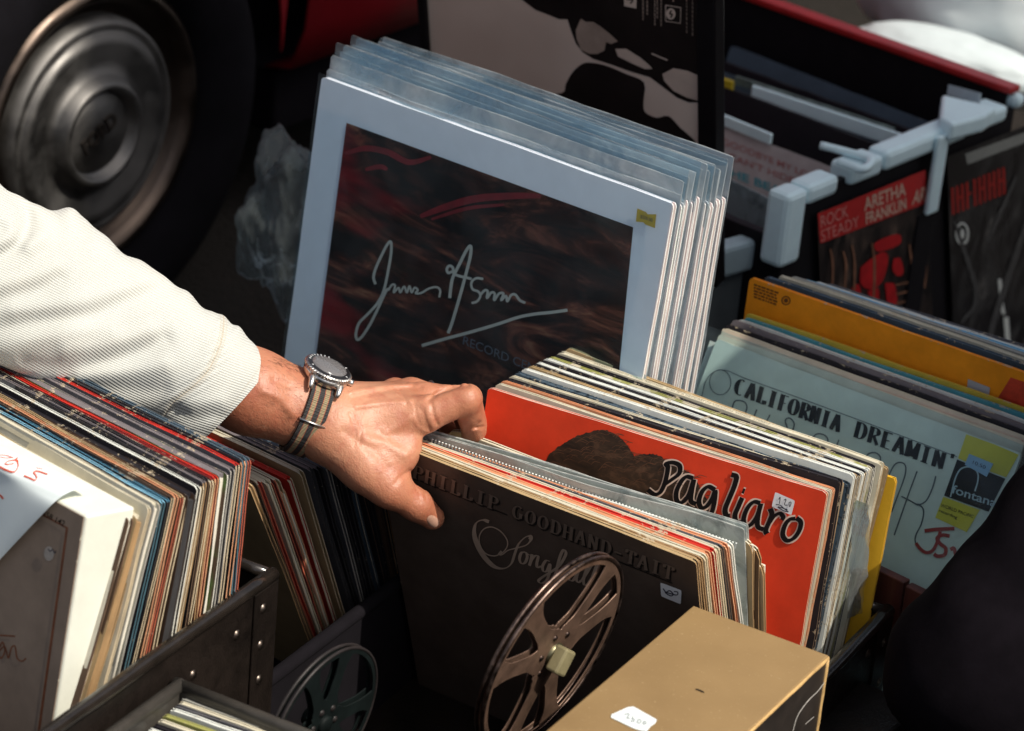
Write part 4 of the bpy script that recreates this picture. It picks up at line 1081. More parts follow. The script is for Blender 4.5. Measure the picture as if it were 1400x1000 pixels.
text_px('title_text', 'ROCK', c8([(455, 302)])[0], c8([(583, 247)])[0], (-.8, -17), mp, PK, o, -.01, .0045)
text_px('title_text', 'STEADY', c8([(458, 364)])[0], c8([(632, 293)])[0], (-.8, -16), mp, PK, o, -.01, .0045)
text_px('title_text', 'ARETHA', c8([(658, 222)])[0], c8([(846, 148)])[0], (-.6, -18), mp, CRM, o, .02, .0045)
text_px('title_text', 'FRANKLIN', c8([(662, 284)])[0], c8([(848, 212)])[0], (-.6, -16), mp, CRM, o, .02, .0045)
text_px('title_text', 'AR', c8([(874, 195)])[0], c8([(932, 172)])[0], (3, -20), mp, CRM, o, .02, .0045)
ink = Ink(mp, .0045)
for L_ in ([(640, 480), (700, 430), (750, 410), (765, 450), (740, 540), (690, 580), (640, 555)], [(600, 570), (630, 555), (640, 600), (600, 600)], [(700, 370), (760, 340), (815, 330), (820, 370), (760, 400), (710, 405)],
           [(790, 440), (820, 440), (835, 500), (810, 520), (785, 490)], [(670, 590), (720, 575), (720, 640), (700, 650)], [(750, 550), (795, 560), (805, 670), (765, 655)]): ink.poly(smooth_pts(c8(L_ + [L_[0]]), 4)[:-1])
ink.build('red_figure_print', basic('scarlet_print', (.50, .01, .015), .4, .2, 60, 0), o)
ink = Ink(mp, .0048)
for x in (500, 560, 600, 690, 860, 900, 925): ink.stroke(c8([(x, 400 + rnd.uniform(-40, 40)), (x + 12, 470), (x + 6, 620 + rnd.uniform(-60, 60))]), 3, taper=True)
for j in range(4): ink.stroke(c8([(800, 560 + j * 42), (885, 540 + j * 42)]), 2.4, False)
ink.build('warm_print_details', basic('warm_brown_print', (.26, .12, .07), .4, .4, 60, 0), o)
t2 = NT('grey_photo_print'); f = t2.noise(26, 5, .6, stretch=(1, 1, .5), dist=.9)
t2.l(t2.ramp(f, [(.45, (.010, .009, .010)), (.6, (.04, .04, .04)), (.75, (.16, .15, .14))]), t2.b.inputs['Base Color']); t2.b.inputs['Roughness'].default_value = .35
c4b = lambda L: [(960 + x / 3.182, y / 3.182) for x, y in L]
o, mp, a = pocket([(1291, 213), (1430, 158), (1445, 500), (1300, 470)], 'dark grey single with a red word and a round mark in the right-hand crate pocket')
a.data.materials.clear(); a.data.materials.append(t2.m)
ink = Ink(mp, .0041); ink.poly(c4b([(1130, 665), (1420, 560), (1420, 605), (1140, 712)])); ink.build('grey_title_bar', basic('grey_bar_print', (.25, .26, .24), .5, .1, 30, 0), o)
ink = Ink(mp, .0041)
for i in range(11):
    x = 1075 + i * 21 + (12 if i > 3 else 0); y = 812 - (x - 1075) * .40
    ink.stroke(c4b([(x, y), (x + 4, y + 118)]), 3.4, False)
    if i % 2: ink.stroke(c4b([(x, y + 55), (x + 20, y + 47)]), 3, False)
ink.build('red_word_print', basic('red_word_print', (.38, .02, .015), .4, .1, 30, 0), o)
ink = Ink(mp, .0043); ink.stroke([(1311 + 8 * math.cos(a_ * .42), 318 + 14 * math.sin(a_ * .42)) for a_ in range(16)], 3.2); ink.build('ring_mark', basic('white_ring_print', (.55, .58, .55), .5, .1, 40, 0), o)
ink = Ink(mp, .0046); ink.poly([(1311 + 3 * math.cos(a_ * .5), 318 + 7 * math.sin(a_ * .5)) for a_ in range(12)])
WMP = basic('white_mark_print', (.55, .58, .55), .5, .1, 40, 0)
ink.build('round_mark', WMP, o)
for L_, w_ in (([(1362, 380), (1366, 420), (1368, 428)], 5), ([(1371, 432), (1374, 470)], 7)):
    ink = Ink(mp, .0044); ink.stroke(L_, w_, False); ink.build('white_stroke_print', WMP, o)
ink = Ink(mp, .0045)
for L_, w_ in (([(1300, 300), (1330, 400), (1310, 440)], 6), ([(1400, 300), (1360, 420), (1345, 470)], 9), ([(1385, 240), (1345, 330)], 5)): ink.stroke(L_, w_, taper=True)
ink.build('dark_shapes_print', basic('mid_grey_print', (.07, .07, .07), .4, .4, 30, 0), o)
# records standing in the crate
def kr_rec(p0, p1, z, tp, desc, fc='black', tilt=-8, t_=.006, side='b'):
    A = at_z(*p0, z); B = at_z(*p1, z); u = B - A; sz = u.length; u.normalize()
    up = pose(A, math.degrees(math.atan2(u.y, u.x)), tilt, .3).to_3x3() @ Vector((0, 0, 1)); M = frame_mat(A, u, up)
    return record(M, desc, cover(C[fc], size=sz, amt=.001), cover(C[tp], size=sz, amt=.001), side, t_, sz, .26, group='records in the black crate', wave=0), M
zr = .31
kr_rec((1000, 62), (1296, 178), zr, 'slate', 'dark teal-grey sleeve, rearmost inside the black crate', 'slate', -20)
kr_rec((986, 84), (1250, 180), zr, 'black', 'black sleeve with coloured flecks along its top inside the black crate')
kr_rec((984, 97), (1240, 190), zr, 'slate', 'dark blue sleeve behind the long pale blue edge inside the black crate', 'slate', -20)
o, M = kr_rec((984, 172), (1175, 243), zr - .004, 'grey', 'pale card with red and teal capitals at the front of the black crate', 'grey', -22)
o.data.materials[0] = cover((.40, .36, .36), size=.315, amt=.0005)
mp = px_map(M)
text_px('title_text', 'GOODBYE MY LOVE', (987, 197), (1122, 250), (.5, -9), mp, basic('faded_red_print', (.32, .12, .12), .5, .1, 40, 0), o, .01, .0006)
text_px('title_text', 'I CAN\'T HIDE', (986, 214), (1086, 252), (.5, -9), mp, basic('faded_red_print', (.32, .12, .12), .5, .1, 40, 0), o, .01, .0006)
text_px('title_text', 'THE BEAR', (985, 236), (1082, 272), (.5, -11), mp, basic('teal_print', (.06, .27, .32), .5, .1, 40, 0), o, .03, .0006)
ink = Ink(mp, .0005); ink.poly([(984, 244), (1080, 282), (1078, 420), (984, 400)]); ink.build('brown_photo_print', basic('brown_photo', (.10, .075, .06), .5, .4, 15, 0), o)
o, M = kr_rec((984, 117), (1238, 213), zr + .002, 'black', 'black sleeve under the long pale blue edge inside the black crate')
def strip(name, pts, z, w_, mat, lab):
    P = [at_z(x, y, z) for x, y in pts]; b = P[0].copy(); u = (P[-1] - P[0]).normalized(); up = Vector((0, 0, 1)); L_ = (P[-1] - P[0]).length
    M = frame_mat(b, u, up); o = box(name, 0, L_, 0, .004, -w_, 0, mat, None, .001, mat4=M); tag(o, lab, 'divider', 'pale dividers in the black crate'); return o
strip('divider_card', [(1028, 117), (1238, 186)], zr + .012, .016, WPL, 'long pale blue divider edge inside the black crate')
strip('divider_card', [(960, 146), (1054, 184)], zr + .010, .012, WPL, 'short pale blue divider edge beside the black frame')
strip('divider_card', [(960, 98), (1002, 112)], zr + .011, .018, basic('yellow_divider', (.50, .38, .02), .5), 'short yellow divider edge beside the black frame')
strip('divider_card', [(1005, 104), (1222, 176)], zr + .0105, .010, basic('fleck_divider', (.10, .14, .13), .5, .9, 30), 'speckled grey-green divider edge inside the black crate')
# price tag cards standing at the back
for (a, b, c, d, lab) in (((1298, 116), (1342, 128), (1340, 142), (1296, 130), 'small grey price card clipped at the back of the black crate'),):
    mpz = lambda x, y: at_plane(x, y, at_z(1310, 150, zc), Vector((-.3, -.9, .25)).normalized())
    P = [mpz(*q_) for q_ in (a, b, c, d)]; b0 = P[0].copy()
    o = mesh('price_card', [p - b0 for p in P], [(0, 1, 2, 3)], [basic('blue_grey_card', (.38, .46, .50), .6)]); o.location = b0; s_ = o.modifiers.new('s', 'SOLIDIFY'); s_.thickness = .002; tag(o, lab, 'card')
P = [at_z(x, y, zc + .01) for x, y in ((1286, 140), (1362, 158), (1345, 170), (1300, 182), (1283, 172))]; b0 = P[0].copy()
o = mesh('white_clip', [p - b0 for p in P], [(0, 1, 2, 3, 4)], [WPL]); o.location = b0; s_ = o.modifiers.new('s', 'SOLIDIFY'); s_.thickness = .02; s_.offset = 0; bevel(o, .004); tag(o, 'chunky white plastic clip near the right rim of the black crate', 'clip')

# ------------------------------------------------------------------ translucent tub behind the white sleeves
TT = [at_z(985, 340, .27), at_z(1082, 312, .27)]
uT = (TT[1] - TT[0]).normalized(); Mt = frame_mat(TT[0] - uT * .12, uT, Vector((0, 0, 1)))
tb = tag(empty('plastic_tub', mat4=Mt), 'frosted plastic tub with a thick pale rim between the white sleeves and the black crate', 'tub')
FRO = plastic('frosted_tub', milk=.9, rough=.35, mcol=(.40, .50, .54)); FROR = basic('frosted_rim', (.36, .47, .52), .35, .1, 20, .3, 30)
box('tub_wall', 0, .26, 0, .002, -.25, -.002, basic('tub_grey', (.10, .12, .13), .4, .2, 12, .3, 30), tb, .0); box('tub_rim', -.004, .264, -.010, .012, -.030, .004, FROR, tb, .005)
box('tub_wall', 0, .26, .24, .242, -.25, -.002, FRO, tb, 0); box('tub_wall', 0, .002, .003, .239, -.25, -.002, FRO, tb, 0); box('tub_wall', .258, .26, .003, .239, -.25, -.002, FRO, tb, 0)

# ------------------------------------------------------------------ crumpled bags
def blob(name, c, rad, amp, fr_, mat, label, cat, sub=5, flat=0, seed=0):
    bm = bmesh.new(); bmesh.ops.create_icosphere(bm, subdivisions=sub, radius=1)
    for v in bm.verts:
        d = v.co.normalized(); k = 1 + amp * (mnoise.noise(d * fr_ + Vector((seed, 0, 0))) + .5 * abs(mnoise.noise(d * fr_ * 2.3 + Vector((0, seed, 0)))) + .10 * mnoise.noise(d * fr_ * 5))
        v.co = Vector((d.x * rad[0], d.y * rad[1], d.z * rad[2])) * k
    me = bpy.data.meshes.new(name); bm.to_mesh(me); bm.free(); me.materials.append(mat); me.polygons.foreach_set('use_smooth', [True] * len(me.polygons))
    o = bpy.data.objects.new(name, me); COL.objects.link(o); o.location = c; return tag(o, label, cat)
WB = basic('white_bag_plastic', (.78, .84, .86), .4, .04, 6, .3, 9, bdist=.01)
p = at_d(1415, -35, 4.0)
blob('white_plastic_bag', p, (.24, .16, .16), .10, 1.3, WB, 'bright white plastic bag heaped behind the black crate at the top right', 'bag', seed=4)
blob('white_plastic_bag', at_d(1300, 80, 3.85), (.13, .05, .03), .12, 1.4, basic('grey_bag_plastic', (.55, .62, .64), .45, .08, 8, .3, 10, bdist=.01), 'flat grey-white plastic bag lying behind the red rim of the black crate', 'bag', seed=9)
p = at_d(392, 300, 3.30); 
blob('clear_plastic_bag', p, (.042, .04, .085), .5, 1.7, plastic('crumpled_clear_bag', milk=.30, rough=.3, wr=16, bs=.45, mcol=(.24, .28, .29), fres=.35), 'crumpled see-through plastic bag between the wheel and the white-bordered sleeve', 'bag', seed=2)

# ------------------------------------------------------------------ parked car: wheel and lower body
WR = .256
rw = ray(78, 152); dw = (WR - CAMZ) / rw[2]; WC = at_d(88, 163, dw)
wn = Vector((math.cos(R(-8)), math.sin(R(-8)), 0))
wy = Vector((0, 0, 1)).cross(wn).normalized()  # backwards along the car
Mw = Matrix(((wy.x, 0, wn.x, WC.x), (wy.y, 0, wn.y, WC.y), (wy.z, 1, wn.z, WC.z), (0, 0, 0, 1))) @ Matrix.Scale(.94, 4)
Mcar = Matrix(((wy.x, -wn.x, 0, WC.x), (wy.y, -wn.y, 0, WC.y), (0, 0, 1, 0), (0, 0, 0, 1)))
car = tag(empty('parked_car', mat4=Mcar), 'old dark red car with a chromed hubcap, parked at the upper left', 'car')
def inw(o): o.parent = car; o.matrix_parent_inverse = Mcar.inverted(); return o
wheel = inw(empty('wheel', mat4=Mw)); 
RUB = basic('tyre_rubber', (.005, .0045, .006), .95, .3, 20, .4, 90, bdist=.002, spec=.08)
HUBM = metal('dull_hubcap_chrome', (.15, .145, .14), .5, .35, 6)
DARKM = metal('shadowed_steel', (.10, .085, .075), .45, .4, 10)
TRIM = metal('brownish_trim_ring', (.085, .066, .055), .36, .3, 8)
ty = lathe('tyre', [(.172, .030), (.176, .046), (.19, .062), (.215, .072), (.240, .070), (.258, .058), (.268, .038), (.272, .010), (.272, -.05), (.26, -.08), (.20, -.09), (.172, -.08)], RUB, wheel, 96)
v, f = [], []
for k in range(72):
    a0 = 2 * math.pi * k / 72; a1 = a0 + .055
    for z0, z1, sh in ((.012, -.012, 0), (-.018, -.045, .03)):
        o_ = len(v)
        for r_ in (.2715, .2755):
            for a_, zq in ((a0 + sh, z0), (a1 + sh, z0), (a1 + sh + .02, z1), (a0 + sh + .02, z1)): v.append((r_ * math.cos(a_), r_ * math.sin(a_), zq))
        f += [(o_ + 4, o_ + 5, o_ + 6, o_ + 7)] + [(o_ + i, o_ + (i + 1) % 4, o_ + 4 + (i + 1) % 4, o_ + 4 + i) for i in range(4)]
tag(mesh('tread_block', v, f, [RUB], None, wheel), kind='stuff')
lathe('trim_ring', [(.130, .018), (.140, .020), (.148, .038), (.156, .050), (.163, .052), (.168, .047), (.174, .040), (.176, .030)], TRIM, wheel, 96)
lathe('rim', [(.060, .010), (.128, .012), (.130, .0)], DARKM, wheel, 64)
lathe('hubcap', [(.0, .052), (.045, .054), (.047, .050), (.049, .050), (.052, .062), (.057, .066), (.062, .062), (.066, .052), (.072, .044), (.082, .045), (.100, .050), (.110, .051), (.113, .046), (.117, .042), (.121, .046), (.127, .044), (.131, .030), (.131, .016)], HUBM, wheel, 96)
tg = text_mesh('FORD', .02); mx = max(p[0] for p in tg[0])
o = mesh('hub_lettering', [((p[0] / mx - .5) * .058, (p[1] - .36) * .026, .0548) for p in tg[0]], tg[1], [DARKM], None, wheel); s_ = o.modifiers.new('s', 'SOLIDIFY'); s_.thickness = -.002; s_.offset = 0
o.rotation_euler = (0, 0, R(28))
# body: sill and wing with wheel arch, car coordinates x back along the car, y into it
bpy.context.view_layer.update()
CARP = basic('dark_red_car_paint', (.16, .004, .008), .4, .1, 10, .05, 60, coat=.15)
BLK = basic('black_underbody', (.005, .004, .006), .9, .3, 20, spec=.08)
nC = wn
def cpt(px, py, inset=0): return Mcar.inverted() @ at_plane(px, py, WC - wn * inset, nC)
q0_ = cpt(406, 106, -.02); q1_ = cpt(565, 42, -.02)
sl = []
v, f = [], []
x0_, x1_ = q0_.x, q0_.x + 2.2
Zs = q0_.z
# body side with curved section
prof = [(0.05, Zs - .0), (.012, Zs + .01), (-.006, Zs + .06), (-.014, Zs + .16), (-.012, Zs + .30), (.0, Zs + .42), (.03, Zs + .50), (.12, Zs + .56)]
prof = [(y - .02, z) for y, z in prof]
nX = 12
for i in range(nX + 1):
    x = lerp(x0_, x1_, i / nX)
    for y, z in prof: v.append((x, y, z + (q1_.z - q0_.z) / max(.01, (q1_.x - q0_.x)) * (x - x0_) * .25))
m_ = len(prof)
for i in range(nX):
    for j in range(m_ - 1): a = i * m_ + j; f.append((a, a + 1, a + m_ + 1, a + m_))
o = mesh('body_side', v, f, [CARP], None, car, True); s_ = o.modifiers.new('s', 'SOLIDIFY'); s_.thickness = .004
# wing above and before the wheel with round arch
v, f = [], []; n = 28
for i in range(n + 1):
    a = math.pi * i / n; r_ = .315
    v.append((r_ * math.cos(a), -.03, WR + r_ * math.sin(a) * 1.02)); v.append((max(-.75, min(x0_, .80 * math.cos(a))) if abs(math.cos(a)) > .3 else .80 * math.cos(a), -.035, max(WR + .30 + .35, WR + .7 * math.sin(a)) if .15 < i / n < .85 else WR + .62))
for i in range(n): a = 2 * i; f.append((a, a + 1, a + 3, a + 2))
o = mesh('front_wing', v, f, [CARP], None, car); s_ = o.modifiers.new('s', 'SOLIDIFY'); s_.thickness = .004
box('underbody', -.9, 2.6, .10, 1.5, .16, .55, BLK, car, .01); box('wheel_arch_liner', -.36, x0_ + .03, .09, .11, .10, WR + .62, BLK, car, 0)
box('sill', x0_ + .005, x1_, .015, .10, .13, Zs - .004, BLK, car, .004)

# ------------------------------------------------------------------ cardboard box, reels, small case
zb = .262
b1 = at_z(948, 828, zb); b2 = at_z(1133, 896, zb); b3 = at_z(705, 1000, zb)
ub = (b2 - b1); ub.z = 0; Wb = ub.length; ub.normalize(); vb = Vector((ub.y, -ub.x, 0))
Lb = .40
Mb = Matrix(((ub.x, -vb.x, 0, b1.x), (ub.y, -vb.y, 0, b1.y), (0, 0, 1, 0), (0, 0, 0, 1)))
bxr = tag(empty('cardboard_box', mat4=Mb), 'tall olive-tan cardboard box with a black side and a white price sticker, lower right', 'box')
t = NT('tan_greyboard')
f = t.noise(9, 5, .55); g = t.noise(260, 3, .7)
c = t.ramp(f, [(.3, (.215, .135, .055)), (.7, (.285, .185, .08))]); c = t.mix(t.maprange(g, .62, .75, 0, .5), c, (.45, .33, .18)); c = t.mix(t.maprange(g, .22, .32, .45, 0), c, (.16, .09, .035))
t.l(c, t.b.inputs['Base Color']); t.b.inputs['Roughness'].default_value = .55; t.l(t.bump(g, .25, .0006), t.b.inputs['Normal'])
GB = t.m
GOLDE = basic('tan_paper_edge', (.50, .32, .13), .6, .3, 60, .3)
t = NT('scratched_black_paper'); f = t.noise(30, 5, .6); s1 = t.noise(120, 5, .8, stretch=(.3, 1, .6), dist=1.5)
c = t.ramp(f, [(.3, (.014, .012, .011)), (.7, (.035, .028, .024))]); c = t.mix(t.maprange(s1, .69, .74), c, (.35, .32, .28)); t.l(c, t.b.inputs['Base Color']); t.b.inputs['Roughness'].default_value = .38
BKP = t.m
box('lid_top', 0, Wb, -Lb, 0, zb - .0022, zb, GB, bxr, .001)
def lid_edge(a, b, w_=.0022):
    n = 40; P = [Vector(a).lerp(Vector(b), i / n) + Vector((rnd.uniform(-.0003, .0003), 0, rnd.uniform(-.0003, .0003))) for i in range(n + 1)]
    tube('worn_edge', P, w_, GOLDE, bxr, 8)
lid_edge((Wb - .0008, -Lb, zb - .003), (Wb - .0008, 0, zb - .003)); lid_edge((0, 0.0, zb - .003), (Wb, 0, zb - .003), .0016); lid_edge((Wb - .0008, -.0005, .0), (Wb - .0008, -.0005, zb - .003), .0022)
box('box_wall', Wb - .003, Wb, -Lb, -.001, 0, zb - .0032, BKP, bxr, .0008); box('box_wall', 0, .003, -Lb, -.001, 0, zb - .0032, BKP, bxr, .0008)
box('box_wall', .0035, Wb - .0035, -.004, -.001, 0, zb - .0032, BKP, bxr, .0008); box('box_wall', .0035, Wb - .0035, -Lb, -Lb + .003, 0, zb - .0032, BKP, bxr, .0008)
mp = lambda a, b, h: at_z(a, b, zb) + Vector((0, 0, h))
bpy.context.view_layer.update()
ink = Ink(mp, .0006); ink.poly([(858, 968), (866, 967), (898, 985), (896, 990), (890, 994), (884, 1001), (876, 1000), (866, 997), (835, 982), (836, 978)]); ink.build('price_sticker', basic('white_price_sticker', (.72, .78, .78), .5, .04, 60, .1), bxr)
ink = Ink(mp, .0009)
for L_ in ([(854, 979), (857, 977), (860, 979), (857, 983), (861, 984)], [(866, 981), (864, 984), (867, 985), (866, 988), (862, 987)], [(873, 985), (871, 989), (875, 990), (876, 986), (873, 985)], [(880, 988), (879, 991), (883, 991), (882, 988), (880, 988)]): ink.stroke(L_, 1.0)
ink.build('pencil_price', basic('grey_pencil', (.16, .18, .20), .5, 0, 60, 0), bxr)
ink = Ink(mp, .0006); ink.stroke([(951, 943), (957, 945), (963, 948)], 1.6, taper=True); ink.build('dark_nick', INK, bxr)
mp = lambda a, b, h: at_plane(a, b, b2, ub) + ub * h
ink = Ink(mp, .0006); ink.stroke([(1083, 1000), (1090, 978), (1104, 958), (1118, 944), (1128, 930)], 1.1, taper=True); ink.stroke([(1100, 990), (1112, 980)], .8, taper=True); ink.build('scratch_marks', basic('scratch_white', (.5, .48, .45), .5, .2, 60, 0), bxr)

def reel(name, C_, nrm, up_, rad, mat, rimm, label, hubmat=None, rot=0):
    n = nrm.normalized(); x = up_.cross(n).normalized(); y = n.cross(x)
    M = Matrix(((x.x, y.x, n.x, C_.x), (x.y, y.y, n.y, C_.y), (x.z, y.z, n.z, C_.z), (0, 0, 0, 1)))
    root = tag(empty(name, mat4=M), label, 'film reel')
    for zoff in (0, -.0055):
        bm = bmesh.new(); nA = 180
        def ring_quads(r0f, r1f, a0, a1, n_):
            pr = None
            for i in range(n_ + 1):
                a = a0 + (a1 - a0) * i / n_; v0 = bm.verts.new((r0f(a) * math.cos(a), r0f(a) * math.sin(a), 0)); v1 = bm.verts.new((r1f(a) * math.cos(a), r1f(a) * math.sin(a), 0))
                if pr: bm.faces.new((pr[0], v0, v1, pr[1]))
                pr = (v0, v1)
        # polar grid; keep cells belonging to rim, hub or the five flaring spokes
        rs = [0.10, .14, .18, .22, .26, .30, .34, .38, .42, .48, .54, .60, .66, .72, .78, .84, .88, .93]
        def solid(a, r):
            if r < .21 or r > .87: return True
            k = (a - rot) % (2 * math.pi / 3); k = min(k, 2 * math.pi / 3 - k); k = abs(k - .34)
            w1 = .085 + .17 * max(0, (.44 - r) / .22) ** 2 + .05 * max(0, (r - .72) / .14) ** 2
            return k * r < w1
        nA = 240
        grid = [[bm.verts.new((rad * r * math.cos(2 * math.pi * i / nA), rad * r * math.sin(2 * math.pi * i / nA), 0)) for i in range(nA)] for r in rs]
        for j in range(len(rs) - 1):
            for i in range(nA):
                if solid(2 * math.pi * (i + .5) / nA, (rs[j] + rs[j + 1]) / 2): bm.faces.new((grid[j][i], grid[j][(i + 1) % nA], grid[j + 1][(i + 1) % nA], grid[j + 1][i]))
        bmesh.ops.delete(bm, geom=[v for v in bm.verts if not v.link_faces], context='VERTS')
        # relax the stair-stepped cut-outs
        for _ in range(5):
            bv = [v for v in bm.verts if v.is_boundary and rad * .2 < v.co.length < rad * .87]; new = {}
            for v in bv:
                nb = [e.other_vert(v) for e in v.link_edges if e.is_boundary]
                if len(nb) == 2: new[v] = v.co * .4 + (nb[0].co + nb[1].co) * .3
            for v, c_ in new.items(): v.co = c_
        me = bpy.data.meshes.new('reel_flange'); bm.to_mesh(me); bm.free(); me.materials.append(mat)
        o = bpy.data.objects.new('reel_flange', me); COL.objects.link(o); o.parent = root; o.location = (0, 0, zoff)
        s_ = o.modifiers.new('s', 'SOLIDIFY'); s_.thickness = .0012; s_.offset = 0; bevel(o, .0004, 2)
        pts = [(rad * .950 * math.cos(2 * math.pi * i / 96), rad * .950 * math.sin(2 * math.pi * i / 96), zoff) for i in range(96)]
        v, f = tube_g(pts, rad * .020, 10, True); o = mesh('rolled_rim', v, f, [rimm], None, root, True); 
    h = hubmat or mat
    lathe('hub', [(.0, .004), (rad * .10, .004), (rad * .115, .002), (rad * .115, -.016), (rad * .0, -.016)], h, root, 40)
    vh, fh = lathe_g([(0, .0016), (.0022, .0012), (.003, 0)], 10)
    for k in range(6):
        a = rot + math.pi / 3 * k + .3; o = mesh('rivet', vh, fh, [rimm], None, root, True); o.location = (rad * .24 * math.cos(a) * .85, rad * .24 * math.sin(a) * .85, .0006)
    return root
COP = basic('rusty_copper_steel', (.17, .105, .075), .45, .45, 45, .3, 90, metal=.55)
COPR = metal('scuffed_dark_rim', (.14, .10, .085), .36, .6, 60)
nR = V(RC.T @ np.array([.773, -.478, .417]))
CR = at_d(756, 894, 2.545)
reel('film_reel', CR, nR, Vector((0, 0, 1)), .0925, COP, COPR, 'rusty metal film reel standing upright in front of the dark brown album', metal('olive_hub_steel', (.20, .18, .11), .4), rot=R(29))
# spindle block through the hub
o = box('spindle_block', -.006, .006, -.010, .005, -.012, .010, basic('olive_wood', (.20, .175, .095), .5, .2, 60, .3, 90), None, .002, mat4=Matrix.Translation(CR + nR * .010) @ Matrix.Rotation(R(-12), 4, 'Z') @ Matrix.Rotation(R(-35), 4, 'X')); tag(o, 'short olive block stuck through the hub of the rusty reel', 'block')
nR2 = V(RC.T @ np.array([.80, -.40, .45]))
reel('film_reel', at_d(442, 990, 2.50), nR2, Vector((0, 0, 1)), .0690, basic('dark_reel_steel', (.005, .008, .008), .6, .4, 40, .1, spec=.12), basic('dark_reel_rim', (.018, .015, .015), .45, .4, 40, .1, spec=.3), 'smaller dark film reel in shadow beside the small grey case, at the bottom', rot=R(95))

# small grey case, bottom left
zk = .222
kc = at_z(243, 934, zk); kx = at_z(372, 978, zk); ky = at_z(130, 1004, zk)
uk = (kx - kc); uk.z = 0; uk.normalize(); vk = (ky - kc); vk.z = 0; vk.normalize()
Msm = Matrix(((uk.x, -vk.x, 0, kc.x), (uk.y, -vk.y, 0, kc.y), (0, 0, 1, .005), (0, 0, 0, 1)))
GREYC = basic('worn_grey_vinyl', (.040, .036, .031), .45, .35, 25, .5, 150, bdist=.001)
sc_ = tag(empty('small_record_case', mat4=Msm), 'small worn grey case of records at the very bottom left', 'case')
sw = .21
for nm, a in (('back_wall', (0, sw, -.007, 0)), ('side_wall', (0, .008, -.26, -.0075)), ('side_wall', (sw - .008, sw, -.26, -.0075))): box(nm, a[0], a[1], a[2], a[3], 0, zk - .005, GREYC, sc_, .002)
tube('rim_binding', [(-.001, -.003, zk - .004), (sw + .001, -.003, zk - .004)], .0052, GREYC, sc_); tube('rim_binding', [(.004, -.26, zk - .004), (.004, -.001, zk - .004)], .0056, GREYC, sc_)
box('case_floor', .0085, sw - .0085, -.26, -.008, .001, .008, GREYC, sc_, 0)
for i, (tp, px, py, desc) in enumerate((('salmon', 249, 950, 'small-case record with a brown-red top, rearmost'), ('grey', 247, 955, 'grey record sleeve second from the back of the small case'), ('cream', 243, 961, 'shiny cream sleeve third from the back of the small case'),
     ('dgrey', 237, 966, 'dark sleeve in front of the shiny cream one in the small case'), ('white', 232, 971, 'white sleeve with a pointed bent corner in the small case'), ('olive', 222, 978, 'mottled green and black sleeve in the small case'),
     ('cream', 215, 986, 'tan-edged sleeve near the front of the small case'), ('black', 208, 992, 'black sleeve near the front of the small case'), ('white', 201, 998, 'frontmost visible pale sleeve of the small case'))):
    A = at_z(px, py, zk - .004 - .0010 * i); Mq = frame_mat(A, uk + Vector((0, rnd.uniform(-.03, .03), 0)), Vector((0, -.04, 1)))
    record(Mq, desc, cover(C[tp], size=.178, amt=.002), cover(C[tp], size=.178, amt=.002), 'c', .0042, .178, group='records in the small grey case', wave=.001, r=.003)

# another dark case under the right hand side
Dc = at_z(1256, 973, .12)
dd = tag(empty('black_case', mat4=Matrix.Translation((Dc.x, Dc.y, 0)) @ Matrix.Rotation(R(-6), 4, 'Z')), 'closed black leather case low at the bottom right beside the riveted case', 'case')
box('case_body', -.15, .0, -.30, .0, 0, .113, LEATHER, dd, .004); box('case_lid', -.153, .003, -.303, .003, .1135, .125, LEATHER, dd, .004)
lathe('corner_rivet', [(0, .004), (.004, .003), (.006, 0)], RIVET, dd, 16, Matrix.Translation(Dc + Vector((.0035, -.02, -.02))) @ Matrix.Rotation(R(90), 4, 'Y'))

# ------------------------------------------------------------------ bodies as one skin: distance field meshed with surface nets
def cam3(px, py, d): return np.array([(px - 700) / FPX * d, -(py - 500) / FPX * d, -d])
def surface_nets(F, org, h):
    nx, ny, nz = F.shape; ins = F < 0
    cnt = np.zeros((nx - 1, ny - 1, nz - 1), np.int32); acc = np.zeros((nx - 1, ny - 1, nz - 1, 3))
    for ax in range(3):
        a = [slice(None)] * 3; b = [slice(None)] * 3; a[ax] = slice(0, -1); b[ax] = slice(1, None)
        fa, fb = F[tuple(a)], F[tuple(b)]; cr = (fa < 0) != (fb < 0); idx = np.argwhere(cr)
        t = fa[cr] / (fa[cr] - fb[cr]); pos = idx.astype(float); pos[:, ax] += t
        o1, o2 = [q for q in range(3) if q != ax]
        for d1 in (0, -1):
            for d2 in (0, -1):
                c = idx.copy(); c[:, o1] += d1; c[:, o2] += d2
                ok = np.all((c >= 0) & (c < np.array(cnt.shape)), axis=1); cc = c[ok]
                np.add.at(cnt, tuple(cc.T), 1); np.add.at(acc, tuple(cc.T), pos[ok])
    act = cnt > 0; ids = -np.ones(cnt.shape, np.int64); ids[act] = np.arange(act.sum())
    Vv = acc[act] / cnt[act][:, None] * h + org; quads = []
    for ax in range(3):
        a = [slice(None)] * 3; b = [slice(None)] * 3; a[ax] = slice(0, -1); b[ax] = slice(1, None)
        fa, fb = F[tuple(a)] < 0, F[tuple(b)] < 0; idx = np.argwhere(fa != fb); o1, o2 = [(1, 2), (2, 0), (0, 1)][ax]
        ok = (idx[:, o1] > 0) & (idx[:, o2] > 0) & (idx[:, o1] < cnt.shape[o1]) & (idx[:, o2] < cnt.shape[o2]); idx = idx[ok]
        def g(d1, d2): c = idx.copy(); c[:, o1] += d1; c[:, o2] += d2; return ids[tuple(c.T)]
        q = np.stack([g(-1, -1), g(0, -1), g(0, 0), g(-1, 0)], 1); s = fa[tuple(idx.T)]; q[~s] = q[~s][:, ::-1]; quads.append(q)
    return Vv, np.concatenate(quads)
def smin(a, b, k):
    h = np.clip(.5 + .5 * (b - a) / k, 0, 1); return b + (a - b) * h - k * h * (1 - h)
